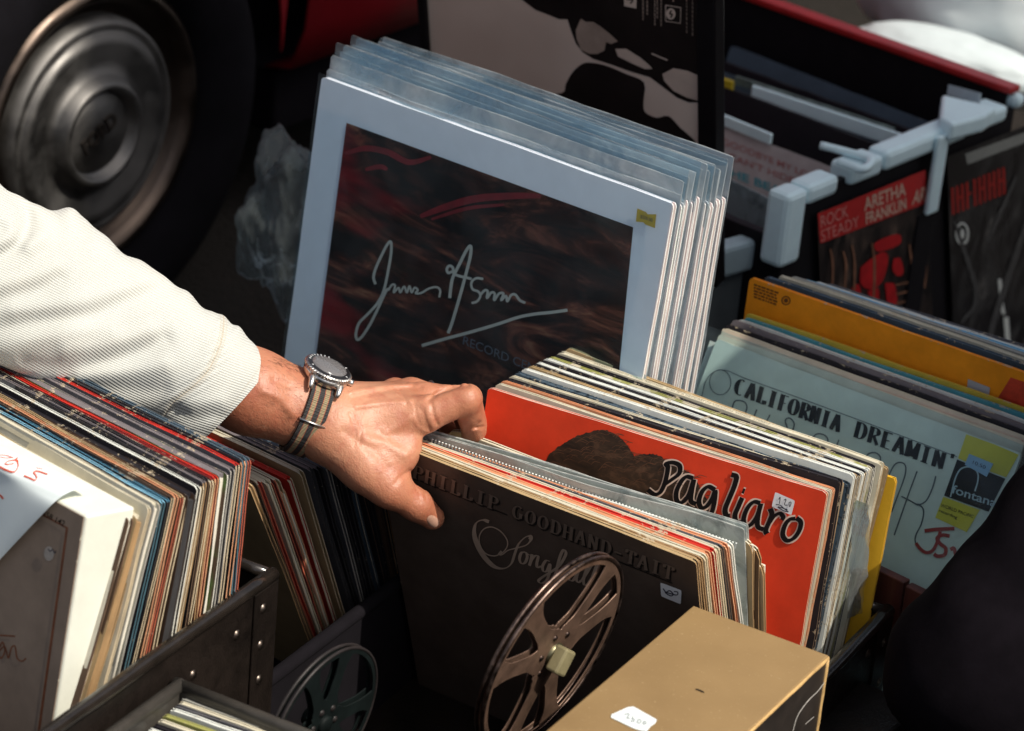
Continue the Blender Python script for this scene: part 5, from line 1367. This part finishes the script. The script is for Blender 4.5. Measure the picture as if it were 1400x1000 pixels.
def capsule(P, a, b, ra, rb):
    ab = b - a; t = np.clip(((P - a) @ ab) / (ab @ ab), 0, 1); return np.linalg.norm(P - (a + t[..., None] * ab), axis=-1) - (ra + (rb - ra) * t)
def field(P, prims):
    """prims: (a, b, ra, rb, k) blended in order"""
    D = None
    for a, b, ra, rb, k in prims:
        d = capsule(P, a, b, ra, rb); D = d if D is None else smin(D, d, k)
    return D
def mesh_sdf(name, fn, lo, hi, h, mat, origin, parent=None, worldR=RC.T, off=np.array([0, 0, CAMZ])):
    n = ((hi - lo) / h).astype(int) + 1
    ax = [lo[i] + h * np.arange(n[i]) for i in range(3)]
    P = np.stack(np.meshgrid(*ax, indexing='ij'), -1); F = np.empty(P.shape[:3])
    for i in range(0, P.shape[0], 16): F[i:i + 16] = fn(P[i:i + 16])
    Vv, Q = surface_nets(F, lo, h)
    Wv = Vv @ worldR.T + off - np.array(origin)
    o = mesh(name, Wv.tolist(), Q.tolist(), [mat], None, parent, True); o.location = origin if parent is None else (0, 0, 0)
    return o, Vv, F

def skin():
    t = NT('skin')
    f = t.noise(9, 4, .5); g = t.noise(70, 6, .7); h = t.noise(340, 3, .6)
    c = t.ramp(f, [(.32, (.33, .11, .058)), (.52, (.43, .175, .098)), (.72, (.50, .24, .145))])
    c = t.mix(t.maprange(g, .48, .72, 0, .6), c, (.33, .085, .05)); c = t.mix(t.maprange(h, .66, .8, 0, .35), c, (.22, .09, .05))
    t.l(c, t.b.inputs['Base Color']); t.b.inputs['Roughness'].default_value = .46
    t.b.inputs['Subsurface Weight'].default_value = .15; t.b.inputs['Subsurface Radius'].default_value = (1, .35, .2); t.b.inputs['Subsurface Scale'].default_value = .006
    v = t.n('ShaderNodeTexVoronoi'); v.inputs['Scale'].default_value = 620; t.l(t.obj(), v.inputs['Vector'])
    n1 = t.bump(v.outputs['Distance'], .25, .0005); n2 = t.bump(t.noise(120, 5, .65, dist=.5), .55, .0014, n1); t.l(n2, t.b.inputs['Normal'])
    return t.m
SKIN = skin()
mm = .001
J = {k: cam3(*v) for k, v in dict(
    elbow=(-30, 352, 2.60), mid=(240, 492, 2.680), fore=(345, 536, 2.687), wrist=(418, 562, 2.70), hb=(462, 576, 2.705),
    i0=(583, 566, 2.700), i1=(637, 546, 2.700), i2=(648, 588, 2.738), i3=(636, 616, 2.765),
    m0=(578, 546, 2.728), m1=(641, 544, 2.735), m2=(652, 582, 2.770), m3=(642, 616, 2.79),
    r0=(562, 538, 2.752), r1=(622, 545, 2.765), r2=(640, 585, 2.795), r3=(634, 612, 2.81),
    p0=(540, 536, 2.774), p1=(592, 545, 2.790), p2=(612, 580, 2.812), p3=(612, 602, 2.822),
    t0=(455, 598, 2.692), t1=(532, 668, 2.692), t2=(569, 690, 2.705), t3=(591, 708, 2.716), web=(560, 612, 2.70)).items()}
k1, k2 = .010, .016
PR = [(J['mid'], J['fore'], 34 * mm, 32.5 * mm, .02), (J['elbow'], J['mid'], 40 * mm, 34 * mm, .02), (J['fore'], J['wrist'], 32.5 * mm, 29.5 * mm, .02), (J['wrist'], J['hb'], 29.5 * mm, 27 * mm, .018),
      (J['hb'], J['i0'], 25 * mm, 13.5 * mm, .018), (J['hb'], J['m0'], 25 * mm, 13.5 * mm, .016), (J['hb'], J['r0'], 24 * mm, 12.5 * mm, .016), (J['hb'], J['p0'], 22 * mm, 11 * mm, .016),
      (J['t0'], J['t1'], 22 * mm, 14.5 * mm, .020), (cam3(505, 606, 2.705), J['web'], 19 * mm, 8 * mm, .022), (cam3(500, 640, 2.69), cam3(548, 628, 2.695), 17 * mm, 9 * mm, .02)]
FN = [[(J['i0'], J['i1'], 14.6 * mm, 12.8 * mm), (J['i1'], J['i2'], 12.8 * mm, 10.4 * mm), (J['i2'], J['i3'], 9.2 * mm, 7.8 * mm)],
      [(J['m0'], J['m1'], 13.0 * mm, 10.8 * mm), (J['m1'], J['m2'], 10.8 * mm, 9.2 * mm), (J['m2'], J['m3'], 9.2 * mm, 8 * mm)],
      [(J['r0'], J['r1'], 12.0 * mm, 10.2 * mm), (J['r1'], J['r2'], 10.2 * mm, 8.8 * mm), (J['r2'], J['r3'], 8.8 * mm, 7.6 * mm)],
      [(J['p0'], J['p1'], 10.5 * mm, 9.0 * mm), (J['p1'], J['p2'], 9 * mm, 7.8 * mm), (J['p2'], J['p3'], 7.8 * mm, 7 * mm)]]
TH_ = [(J['t1'], J['t2'], 15 * mm, 13.2 * mm), (J['t2'], J['t3'], 13.2 * mm, 10.4 * mm)]
def seg_dist_px(X, Y, pts):
    D = np.full(X.shape, 1e9)
    for (x0, y0), (x1, y1) in zip(pts, pts[1:]):
        dx, dy = x1 - x0, y1 - y0; t = np.clip(((X - x0) * dx + (Y - y0) * dy) / (dx * dx + dy * dy + 1e-9), 0, 1)
        D = np.minimum(D, np.hypot(X - x0 - t * dx, Y - y0 - t * dy))
    return D
CRE = [  # creases (+) and ridges (-) over the back of the hand: polyline, depth mm, width px
 ([(578, 560), (582, 575), (588, 588)], .9, 2.4), ([(573, 556), (576, 572), (582, 586)], .7, 2.2), ([(568, 556), (570, 570), (575, 582)], .6, 2.0), ([(586, 548), (598, 538), (618, 531), (640, 528)], 1.5, 3.2),
 ([(590, 552), (592, 566), (598, 580)], .8, 2.2), ([(480, 545), (500, 540), (540, 533), (575, 531)], .8, 3.5), ([(488, 556), (520, 551), (560, 548)], -1.1, 4), ([(480, 536), (530, 527), (560, 525)], -.8, 3.2),
 ([(478, 565), (486, 590), (484, 610)], .5, 2), ([(484, 562), (494, 586), (492, 606)], .4, 2), ([(650, 585), (660, 584)], .9, 2.2), ([(637, 590), (650, 584), (655, 578)], 1.0, 2.4), ([(560, 644), (548, 652), (540, 662)], .6, 3),
 ([(572, 660), (580, 670), (583, 684)], .5, 1.6), ([(566, 664), (573, 674), (575, 686)], .4, 1.6), ([(500, 600), (530, 606), (552, 622)], -1.0, 8), ([(360, 535), (385, 545), (400, 566)], -1.2, 7), ([(375, 520), (395, 528)], .8, 6),
 ([(528, 590), (545, 583), (560, 572)], -.9, 6), ([(545, 535), (552, 542), (556, 552)], .5, 2.5), ([(470, 590), (510, 618), (530, 640)], .6, 6)]
def hand_f(P):
    D = field(P, PR)
    for fg in FN:
        F_ = None
        for a, b, ra, rb in fg:
            d = capsule(P, a, b, ra, rb); F_ = d if F_ is None else smin(F_, d, .004)
        D = smin(D, F_, .007)
    F_ = None
    for a, b, ra, rb in TH_:
        d = capsule(P, a, b, ra, rb); F_ = d if F_ is None else smin(F_, d, .006)
    D = smin(D, F_, .010)
    X = 700 + FPX * P[..., 0] / -P[..., 2]; Y = 500 - FPX * P[..., 1] / -P[..., 2]
    near = (P[..., 2] > -2.735) & (np.abs(D) < .006)
    if near.any():
        x, y = X[near], Y[near]; e = np.zeros(x.shape)
        for pts, a, w_ in CRE: e += 1.45 * a * mm * np.exp(-(seg_dist_px(x, y, pts) / w_) ** 2)
        D = D.copy(); D[near] += e
    return D
lo = np.array([cam3(-60, 0, 2.7)[0], cam3(0, 770, 2.7)[1], -2.87]); hi = np.array([cam3(690, 0, 2.7)[0], cam3(0, 285, 2.7)[1], -2.54])
pbase = at_d(418, 556, 2.70)
per = tag(empty('person', at_d(-420, 140, 2.58)), 'left arm in a pale ribbed shirt reaching in to pinch the dark brown album', 'person')
def arm_f(P): return field(P, PR[:4])
# fine grid for the hand, coarse grid for the hidden forearm: one skin, so one grid at a fine step over the visible part
lo2 = np.array([cam3(250, 0, 2.7)[0], cam3(0, 745, 2.7)[1], -2.86]); hi2 = np.array([cam3(685, 0, 2.7)[0], cam3(0, 470, 2.7)[1], -2.62])
body, Vv, _ = mesh_sdf('arm_and_hand', hand_f, lo2, hi2, .00125, SKIN, tuple(per.location), per)
# thumbnail
def on_skin(px, py):
    d = 2.60
    for _ in range(60):
        v_ = float(hand_f(cam3(px, py, d)[None, None, None, :])[0, 0, 0])
        if v_ < .00005: break
        d += v_ * .9
    return d
def skin_n(px, py, d):
    p = cam3(px, py, d); e = 4e-4; g = np.array([float(hand_f((p + np.eye(3)[i] * e)[None, None, None, :])[0, 0, 0] - hand_f((p - np.eye(3)[i] * e)[None, None, None, :])[0, 0, 0]) for i in range(3)]); return g / np.linalg.norm(g)
tc_ = (592, 713); ax_ = np.array([.70, .71]); nv, nf = [], []
pl = np.array([-ax_[1], ax_[0]])
Kr, Ka = 5, 20
for j in range(Kr + 1):
    for i in range(Ka):
        a = 2 * math.pi * i / Ka; r_ = j / Kr
        s_x, s_y = 9.5 * r_ * math.cos(a), 7.0 * r_ * math.sin(a); q_ = np.array(tc_) + ax_ * s_x + pl * s_y
        d = on_skin(*q_); p = cam3(q_[0], q_[1], d) + skin_n(q_[0], q_[1], d) * (.0005 * (1 - r_ ** 4) + .0001); nv.append(V(RC.T @ p) + Vector((0, 0, CAMZ)) - per.location)
for j in range(Kr):
    for i in range(Ka): nf.append((j * Ka + i, j * Ka + (i + 1) % Ka, (j + 1) * Ka + (i + 1) % Ka, (j + 1) * Ka + i))
mesh('thumbnail', nv, nf, [basic('fingernail', (.44, .25, .18), .25, .08, 60, .05, 100, coat=.3)], None, per, True)
# short dark hairs on the forearm
hv_, hf_ = [], []
for i in range(260):
    px = rnd.uniform(335, 412); py = rnd.uniform(488, 600)
    if rnd.random() < .35: px = rnd.uniform(372, 412); py = 488 + (px - 372) * .35 + rnd.uniform(-2, 8)
    d = on_skin(px, py)
    if d > 2.80: continue
    n_ = skin_n(px, py, d); p = cam3(px, py, d); g = np.array([.55 + rnd.uniform(-.3, .3), -.35 + rnd.uniform(-.4, .4), .1]); g = g - n_ * (g @ n_) * .75; g /= np.linalg.norm(g); L_ = rnd.uniform(.003, .007)
    s_ = np.cross(g, [0, 0, 1.]); s_ /= np.linalg.norm(s_); w_ = .00006
    P_ = [p - s_ * w_, p + s_ * w_, p + g * L_ * .6 + n_ * .0008 + s_ * w_ * .8, p + g * L_ * .6 + n_ * .0008 - s_ * w_ * .8, p + g * L_ + n_ * .0006]
    o_ = len(hv_); hv_ += [V(RC.T @ q_) + Vector((0, 0, CAMZ)) - per.location for q_ in P_]; hf_ += [(o_, o_ + 1, o_ + 2, o_ + 3), (o_ + 3, o_ + 2, o_ + 4)]
tag(mesh('arm_hair', hv_, hf_, [basic('dark_arm_hair', (.05, .025, .015), .5, .1, 50, 0)], None, per), kind='stuff')

# finger ring
rp = lerp(J['r0'], J['r1'], .42); rax = (J['r1'] - J['r0']); rax /= np.linalg.norm(rax)
rxv = np.cross(rax, [0, 0, 1.]); rxv /= np.linalg.norm(rxv); ryv = np.cross(rax, rxv)
pts = [V(RC.T @ (rp + (rxv * math.cos(a) + ryv * math.sin(a)) * .0119)) + Vector((0, 0, CAMZ)) for a in [2 * math.pi * i / 40 for i in range(40)]]
b0 = pts[0].copy(); o = tube('finger_ring', [p - b0 for p in pts], .0013, STEEL, None, 8, True); o.location = b0; tag(o, 'thin silver ring just showing on a finger above the knuckles', 'ring')

# ------------------------------------------------------------------ sleeve
def sleeve():
    # stations along the arm: upper outline, lower outline (pixels), depth, thickness ratio
    ST = [((-620, -90), (-680, 210), 2.50, .75), ((-420, 20), (-500, 310), 2.52, .74), ((-230, 115), (-300, 400), 2.56, .72), ((-90, 185), (-140, 455), 2.59, .70), ((-20, 235), (-70, 478), 2.605, .68), ((25, 268), (-15, 494), 2.61, .66), ((62, 284), (40, 516), 2.62, .64),
          ((104, 289), (88, 537), 2.63, .62), ((130, 312), (128, 552), 2.64, .62), ((170, 345), (160, 562), 2.650, .70), ((215, 371), (186, 570), 2.660, .80), ((252, 398), (206, 578), 2.665, .86), ((285, 424), (224, 590), 2.669, .90),
          ((308, 434), (236, 601), 2.673, .92), ((330, 452), (247, 609), 2.677, .93), ((352, 475), (256, 613), 2.681, .93), ((368, 498), (262, 612), 2.685, .90)]
    U = np.array([q[0] for q in ST], float); L_ = np.array([q[1] for q in ST], float); Dp = np.array([q[2] for q in ST]); Rt = np.array([q[3] for q in ST])
    n = len(ST); ns = 300; nt_ = 260
    sx = np.linspace(0, n - 1, ns)
    def cr(A, s):
        i = np.clip(np.floor(s).astype(int), 0, n - 2); t = s - i
        p0, p1, p2, p3 = A[np.clip(i - 1, 0, n - 1)], A[i], A[i + 1], A[np.clip(i + 2, 0, n - 1)]
        if A.ndim > 1: t = t[:, None]
        return .5 * (2 * p1 + (p2 - p0) * t + (2 * p0 - 5 * p1 + 4 * p2 - p3) * t ** 2 + (3 * p1 - p0 - 3 * p2 + p3) * t ** 3)
    u, l, dp, rt = cr(U, sx), cr(L_, sx), cr(Dp, sx), cr(Rt, sx)
    c = (u + l) / 2; hw = np.linalg.norm(u - l, axis=1) / 2
    th = np.linspace(0, 2 * np.pi, nt_, endpoint=False)
    PX = np.empty((ns, nt_)); PY = np.empty((ns, nt_)); PD = np.empty((ns, nt_))
    uv = (u - l) / 2
    ct = np.cos(th); st = np.sin(th)
    PX = c[:, None, 0] + uv[:, None, 0] * ct[None]; PY = c[:, None, 1] + uv[:, None, 1] * ct[None]
    halfd = hw * rt / FPX * dp
    # the opening tilts: near side reaches further towards the hand
    PD = dp[:, None] - halfd[:, None] * st[None]
    k = (sx / (n - 1))[:, None]; sh = np.clip((k - .75) / .25, 0, 1) * st[None]
    PX += 7 * sh; PY += 3 * sh
    # folds on the near side: polyline, depth mm (+ pushes in), width px
    FO = [([(14, 262), (32, 282), (38, 302), (30, 330), (8, 346), (-20, 356)], 9, 7), ([(45, 268), (60, 290), (62, 318), (40, 335)], -7, 9), ([(-10, 290), (12, 300), (14, 320), (-8, 338)], -6, 8),
          ([(60, 300), (90, 312), (130, 318)], 3.0, 10), ([(120, 300), (150, 340), (190, 362)], -2.5, 10),
          ([(-20, 415), (30, 402), (62, 392), (80, 380)], 5, 9), ([(-20, 392), (30, 384), (75, 368)], -4, 9), ([(-20, 450), (40, 440), (84, 434), (125, 430), (165, 415), (210, 398), (232, 388)], 6.0, 9),
          ([(20, 425), (90, 418), (160, 398), (215, 378)], -4.5, 10), ([(0, 478), (50, 465), (110, 455), (150, 452)], -5, 10), ([(35, 497), (85, 503), (120, 500), (160, 490), (205, 476), (225, 465)], 6.5, 9),
          ([(90, 478), (150, 470), (205, 452)], -5, 9), ([(70, 525), (130, 530), (180, 533), (222, 534)], 5, 9), ([(110, 515), (170, 510), (225, 500)], -4.5, 9), ([(150, 350), (200, 372), (260, 420), (300, 450)], -2, 16),
          ([(225, 420), (250, 440), (262, 470)], 2.0, 14), ([(240, 560), (262, 572), (290, 568), (312, 573)], 4.0, 7), ([(230, 545), (265, 552), (300, 548)], -3, 8), ([(315, 470), (335, 500), (335, 540)], -1.5, 12)]
    disp = np.zeros((ns, nt_)); near = np.clip(st * 1.5 + .35, 0, 1)[None]
    for pts, a, w_ in FO:
        pts = smooth_pts(pts, 3); disp += .62 * a * mm * np.exp(-(seg_dist_px(PX, PY, pts) / (1.45 * w_)) ** 2)
    seam = smooth_pts([(304, 425), (306, 440), (302, 468), (287, 503), (268, 525), (250, 540), (236, 552), (222, 575), (215, 600)], 4)
    sd_ = seg_dist_px(PX, PY, seam)
    disp += 1.1 * mm * np.exp(-(sd_ / 2.0) ** 2)
    # little puckers beside the seam
    disp += .5 * mm * np.sin(PY * .55 + PX * .3) * np.exp(-(sd_ / 12) ** 2)
    nz = np.zeros_like(disp)
    for fx, fy, a in ((.031, .022, .9), (.05, -.043, .6), (.09, .06, .3)): nz += a * np.sin(PX * fx + PY * fy + 1.7 * np.sin(PY * .017 + fx * 90))
    disp += nz * .7 * mm
    PD = PD + disp * near
    # wobble of the outline where folds reach it
    top = np.exp(-((ct - 1) / .25) ** 2)[None]
    PX = PX; PY = PY + top * (1.8 * np.sin(k * 70) + 1.2 * np.sin(k * 113 + 1)) * (k < .98)
    P = np.stack([(PX - 700) / FPX * PD, -(PY - 500) / FPX * PD, -PD], -1)
    W = P @ RC + np.array([0, 0, CAMZ]) - np.array(per.location)
    vs = W.reshape(-1, 3); fs = []; uvs = []
    seg = np.linalg.norm(np.diff(W, axis=0), axis=2).mean(axis=1); S_ = np.concatenate([[0], np.cumsum(seg)])
    for i in range(ns - 1):
        for j in range(nt_): j2 = (j + 1) % nt_; fs.append((i * nt_ + j, (i + 1) * nt_ + j, (i + 1) * nt_ + j2, i * nt_ + j2))
    t = NT('ribbed_cream_cotton')
    at = t.n('ShaderNodeAttribute'); at.attribute_name = 'rib'; sp = t.n('ShaderNodeSeparateXYZ'); t.l(at.outputs['Vector'], sp.inputs[0])
    w1 = t.math('SINE', sp.outputs[0]); w1 = t.math('ADD', t.math('MULTIPLY', w1, .5), .5)
    wv = t.math('POWER', w1, .7); fz = t.noise(900, 2, .6); hh = t.math('ADD', t.math('MULTIPLY', wv, sp.outputs[2]), t.math('MULTIPLY', fz, .25))
    col = t.mix(t.math('MULTIPLY', wv, 1), (.43, .435, .405), (.53, .55, .53)); col = t.mix(t.maprange(t.noise(14, 4), .3, .75, 0, .25), col, (.66, .62, .52))
    col = t.mix(sp.outputs[1], col, (.42, .36, .27))
    t.l(col, t.b.inputs['Base Color']); t.b.inputs['Roughness'].default_value = .92; t.b.inputs['Specular IOR Level'].default_value = .15; t.b.inputs['Sheen Weight'].default_value = .25
    t.l(t.bump(hh, .6, .0008), t.b.inputs['Normal'])
    o = mesh('shirt_sleeve', vs.tolist(), fs, [t.m], None, per, True)
    me = o.data; A = me.attributes.new('rib', 'FLOAT_VECTOR', 'POINT')
    # rib phase across the arm, nearly along it, drifting with length
    along = (PX * .90 + PY * .435); across = (-PX * .42 + PY * .907) + 9 * np.sin(along * .011) - .45 * disp / mm
    cuff = (((PX - 304) * .78 + (PY - 425) * .62) > -((PY - 425) * .0)) & (sd_ < 1e9)
    ph = across * 2 * np.pi / 3.5
    st_ = np.clip(np.exp(-((sd_ - 4) / .9) ** 2) * .5 + np.exp(-(sd_ / 1.2) ** 2) * .9, 0, 1)
    st_ = np.clip(st_ + .55 * np.exp(-((k - .970) / .0022) ** 2) * (np.sin(th * 150)[None] > -.3), 0, 1)
    rs = np.ones_like(ph) * .9
    A.data.foreach_set('vector', np.stack([ph, st_, rs], -1).astype(np.float32).ravel())
    s_ = o.modifiers.new('s', 'SOLIDIFY'); s_.thickness = .0016; s_.offset = 1
    return o
sleeve()

# ------------------------------------------------------------------ watch
wc = J['wrist'] + (J['hb'] - J['wrist']) * .06
an = np.array([.42, .83, .36]); an /= np.linalg.norm(an)
wa = (J['hb'] - J['fore']); wa -= an * (wa @ an); wa /= np.linalg.norm(wa); wb_ = np.cross(an, wa)
cw = wc + an * .0352
def c2w(p): return V(RC.T @ np.array(p)) + Vector((0, 0, CAMZ))
# local frame: x towards the hand, y across the wrist, z out of the dial
Rw = np.stack([wa, wb_, an], 1); Rww = RC.T @ Rw; cwW = c2w(cw)
Mwt = Matrix([list(Rww[0]) + [cwW.x], list(Rww[1]) + [cwW.y], list(Rww[2]) + [cwW.z], [0, 0, 0, 1]])
wt = tag(empty('wristwatch', mat4=Mwt), 'steel diving watch on a black and beige striped fabric strap, on the wrist', 'watch')
BZ = basic('black_bezel_insert', (.015, .014, .015), .25, .1, 40, 0)
lathe('watch_case', [(0, -.002), (.0175, -.002), (.0195, .0005), (.0200, .004), (.0192, .0065), (.0, .0065)], STEEL, wt, 64)
v, f = [], []
n = 180
for i in range(n):
    a = 2 * math.pi * i / n; r_ = .0206 + (.0005 if (i // 2) % 2 else -.0002)
    for rr_, z in ((.0190, .0062), (r_, .0068), (r_, .0088), (.0195, .0097), (.0170, .0100)): v.append((rr_ * math.cos(a), rr_ * math.sin(a), z))
for i in range(n):
    j = (i + 1) % n
    for k in range(4): f.append((i * 5 + k, j * 5 + k, j * 5 + k + 1, i * 5 + k + 1))
mesh('coin_edge_bezel', v, f, [STEEL], None, wt)
lathe('bezel_insert', [(.0190, .0099), (.0165, .01055), (.0155, .0106)], BZ, wt, 64)
lathe('dial', [(0, .0080), (.0156, .0080)], BZ, wt, 48)
t = NT('watch_crystal'); t.b.inputs['Base Color'].default_value = (.30, .29, .30, 1); t.b.inputs['Roughness'].default_value = .06; t.b.inputs['Transmission Weight'].default_value = .55; t.b.inputs['IOR'].default_value = 1.6
lathe('crystal', [(.0156, .0104), (.0150, .0114), (.012, .0124), (.006, .0130), (0, .0132)], t.m, wt, 48)
for k in range(12):
    a = math.pi / 6 * k; box('hour_marker', -.0006, .0006, -.0013, .0013, 0, .0004, WHITE_STK, wt, 0).matrix_local = Matrix.Rotation(a, 4, 'Z') @ Matrix.Translation((0, .0128, .0081))
for L_, a in ((.008, 40), (.011, 160)): box('watch_hand', -.0005, .0005, 0, L_, 0, .0004, STEEL, wt, 0).matrix_local = Matrix.Rotation(R(a), 4, 'Z') @ Matrix.Translation((0, 0, .0088))
for k in range(30):
    if k % 5 == 0 or k < 8: a = R(12 * k); box('bezel_mark', -.0003, .0003, -.0009, .0009, 0, .0003, WHITE_STK, wt, 0).matrix_local = Matrix.Rotation(a, 4, 'Z') @ Matrix.Translation((0, .0176, .0104))
lathe('crown', [(0, .0045), (.0024, .0045), (.0030, .004), (.0030, .0), (.0, 0)], STEEL, wt, 20).matrix_local = Matrix.Translation((.0200, -.0005, .0036)) @ Matrix.Rotation(R(90), 4, 'Y')
for sx_ in (-1, 1):
    for sy_ in (-1, 1):
        P = [(sx_ * .0125, sy_ * .0130, .0030), (sx_ * .0125, sy_ * .0180, .0022), (sx_ * .0122, sy_ * .0222, -.0012), (sx_ * .0120, sy_ * .0240, -.0040)]
        v, f = tube_g(P, [.0032, .0030, .0024, .0018], 8); mesh('lug', [(x, y, z) for x, y, z in v], f, [STEEL], None, wt, True)
mesh('red_flank_reflection', [], [], None, None, wt) if False else None
# strap: band round the wrist, stripes woven across its width
t = NT('striped_fabric_strap'); sp = t.n('ShaderNodeSeparateXYZ'); t.l(t.obj(), sp.inputs[0]); x = sp.outputs[0]
ab = t.math('ABSOLUTE', t.math('SUBTRACT', t.math('ABSOLUTE', x), .0045)); st2 = t.math('LESS_THAN', ab, .0018); rd = t.math('LESS_THAN', ab, .0023)
c = t.mix(rd, (.016, .014, .014), (.35, .07, .03)); c = t.mix(st2, c, (.27, .21, .115))
wv = t.n('ShaderNodeTexWave'); wv.inputs['Scale'].default_value = 260; wv.bands_direction = 'Y'; t.l(t.obj(), wv.inputs['Vector']); wz = t.n('ShaderNodeTexWave'); wz.inputs['Scale'].default_value = 260; wz.bands_direction = 'Z'; t.l(t.obj(), wz.inputs['Vector'])
k_ = t.math('MAXIMUM', wv.outputs['Fac'], wz.outputs['Fac']); c = t.mix(t.math('MULTIPLY', t.math('SUBTRACT', 1, k_), .6), c, (.01, .01, .01))
t.l(c, t.b.inputs['Base Color']); t.b.inputs['Roughness'].default_value = .7; t.l(t.bump(k_, .6, .0006), t.b.inputs['Normal'])
def strap(name, r0, rz, a0, a1, w_, th_, seg=60, mat=None):
    v, f = [], []
    for i in range(seg + 1):
        a = a0 + (a1 - a0) * i / seg
        for rr_, hx in ((0, -w_), (0, w_), (th_, w_), (th_, -w_)):
            v.append((hx, (r0 + rr_) * math.sin(a), (r0 * rz + rr_) * math.cos(a) - .0352))
    for i in range(seg):
        for k in range(4): f.append((i * 4 + k, i * 4 + (k + 1) % 4, i * 4 + 4 + (k + 1) % 4, i * 4 + 4 + k))
    return mesh(name, v, f, [mat or t.m], None, wt, False)
strap('strap', .0348, 1.02, R(20), R(340), .0100, .0014)
strap('strap', .0363, 1.02, R(35), R(325), .0098, .0013)
# keepers: flat steel loops
for aa in (78, -78):
    a = R(aa); pts = [(sx_ * .0112, (.0372 + o_) * math.sin(a), (.0372 + o_) * 1.02 * math.cos(a) - .0352) for sx_, o_ in ((-1, -.003), (-1, .001), (1, .001), (1, -.003))]
    tube('strap_keeper', [tuple(p) for p in pts], .0011, STEEL, wt, 8)

# ------------------------------------------------------------------ second person: crouching in a black coat, at the right
def black_person():
    J2 = {k: np.array(at_d(*v)) for k, v in dict(knee=(1345, 912, 2.62), hip=(1765, 440, 2.68), foot=(1370, 1240, 2.70), toe=(1250, 1290, 2.62)).items()}
    hip = J2['hip']; hip2 = hip + [.16, .16, 0]; knee2 = J2['knee'] + [.22, .20, -.02]; foot2 = knee2 + [.06, -.02, -.42]; foot2[2] = .05
    f1 = J2['knee'] + np.array([.05, .03, 0]); f1[2] = .05
    chest = (hip + hip2) / 2 + [.10, .03, .42]; neck = chest + [-.01, -.02, .16]; head = neck + [-.03, -.03, .14]
    sh1 = chest + [-.03, -.19, .05]; sh2 = chest + [.05, .19, .05]; el1 = sh1 + [-.02, -.04, -.27]; wr1 = el1 + [-.10, .10, -.14]; el2 = sh2 + [.02, .05, -.27]; wr2 = el2 + [-.18, -.02, -.1]
    Pm = [(hip, chest, .17, .19, .06), (hip2, chest, .17, .19, .08), (hip, J2['knee'], .10, .076, .05), (hip2, knee2, .115, .075, .05), (J2['knee'], f1, .070, .045, .03), (knee2, foot2, .07, .045, .03),
          (f1, f1 + [-.14, -.02, -.01], .05, .04, .03), (foot2, foot2 + [-.14, -.02, -.01], .05, .04, .03), (chest, sh1, .13, .075, .06), (chest, sh2, .13, .075, .06), (sh1, el1, .065, .052, .04), (el1, wr1, .05, .036, .03), (sh2, el2, .065, .052, .04), (el2, wr2, .05, .036, .03),
          (wr1, wr1 + [-.06, .02, -.02], .026, .02, .02), (wr2, wr2 + [-.06, -.02, -.02], .026, .02, .02), (chest, neck, .09, .058, .04), (neck, head, .06, .06, .02), (head, head + [-.01, 0, .06], .088, .092, .03), (head + [-.08, 0, .0], head + [-.10, 0, -.01], .014, .012, .02)]
    def fn(P):
        D = field(P, Pm); return D + .005 * np.sin(P[..., 0] * 38 + 3 * np.sin(P[..., 2] * 21)) * np.sin(P[..., 2] * 31 + P[..., 1] * 17)
    alln = np.array([p for q in Pm for p in q[:2]]); lo_ = alln.min(0) - .24; hi_ = alln.max(0) + .24; lo_[2] = -.01
    root = tag(empty('person', (float(hip[0]), float(hip[1]), 0)), 'person in a black coat crouching at the right, only the dark knee in the frame', 'person')
    BC = basic('black_coat_cloth', (.0045, .0035, .005), 1.0, .3, 30, .4, 300, spec=.05)
    o, _, _ = mesh_sdf('body', fn, lo_, hi_, .013, BC, tuple(root.location), root, np.eye(3), np.zeros(3))
    return head
bh = black_person()

# ------------------------------------------------------------------ sun blocker added out of frame to the right; it shades the far end
tn = tag(empty('sun_blocker', (.45, 3.2, 0)), 'added sun screen standing outside the right edge', 'blocker')
CAN = basic('dark_blocker_cloth', (.05, .05, .06), .85, .2, 5, .3, 80)
for x_ in (0,):
    for y_ in (-.80, 0): tube('blocker_pole', [(x_, y_, 0), (x_, y_, 3.35)], .02, STEEL, tn)
box('blocker_panel', -.006, .006, -.78, -.02, .0, 3.3, CAN, tn, 0);
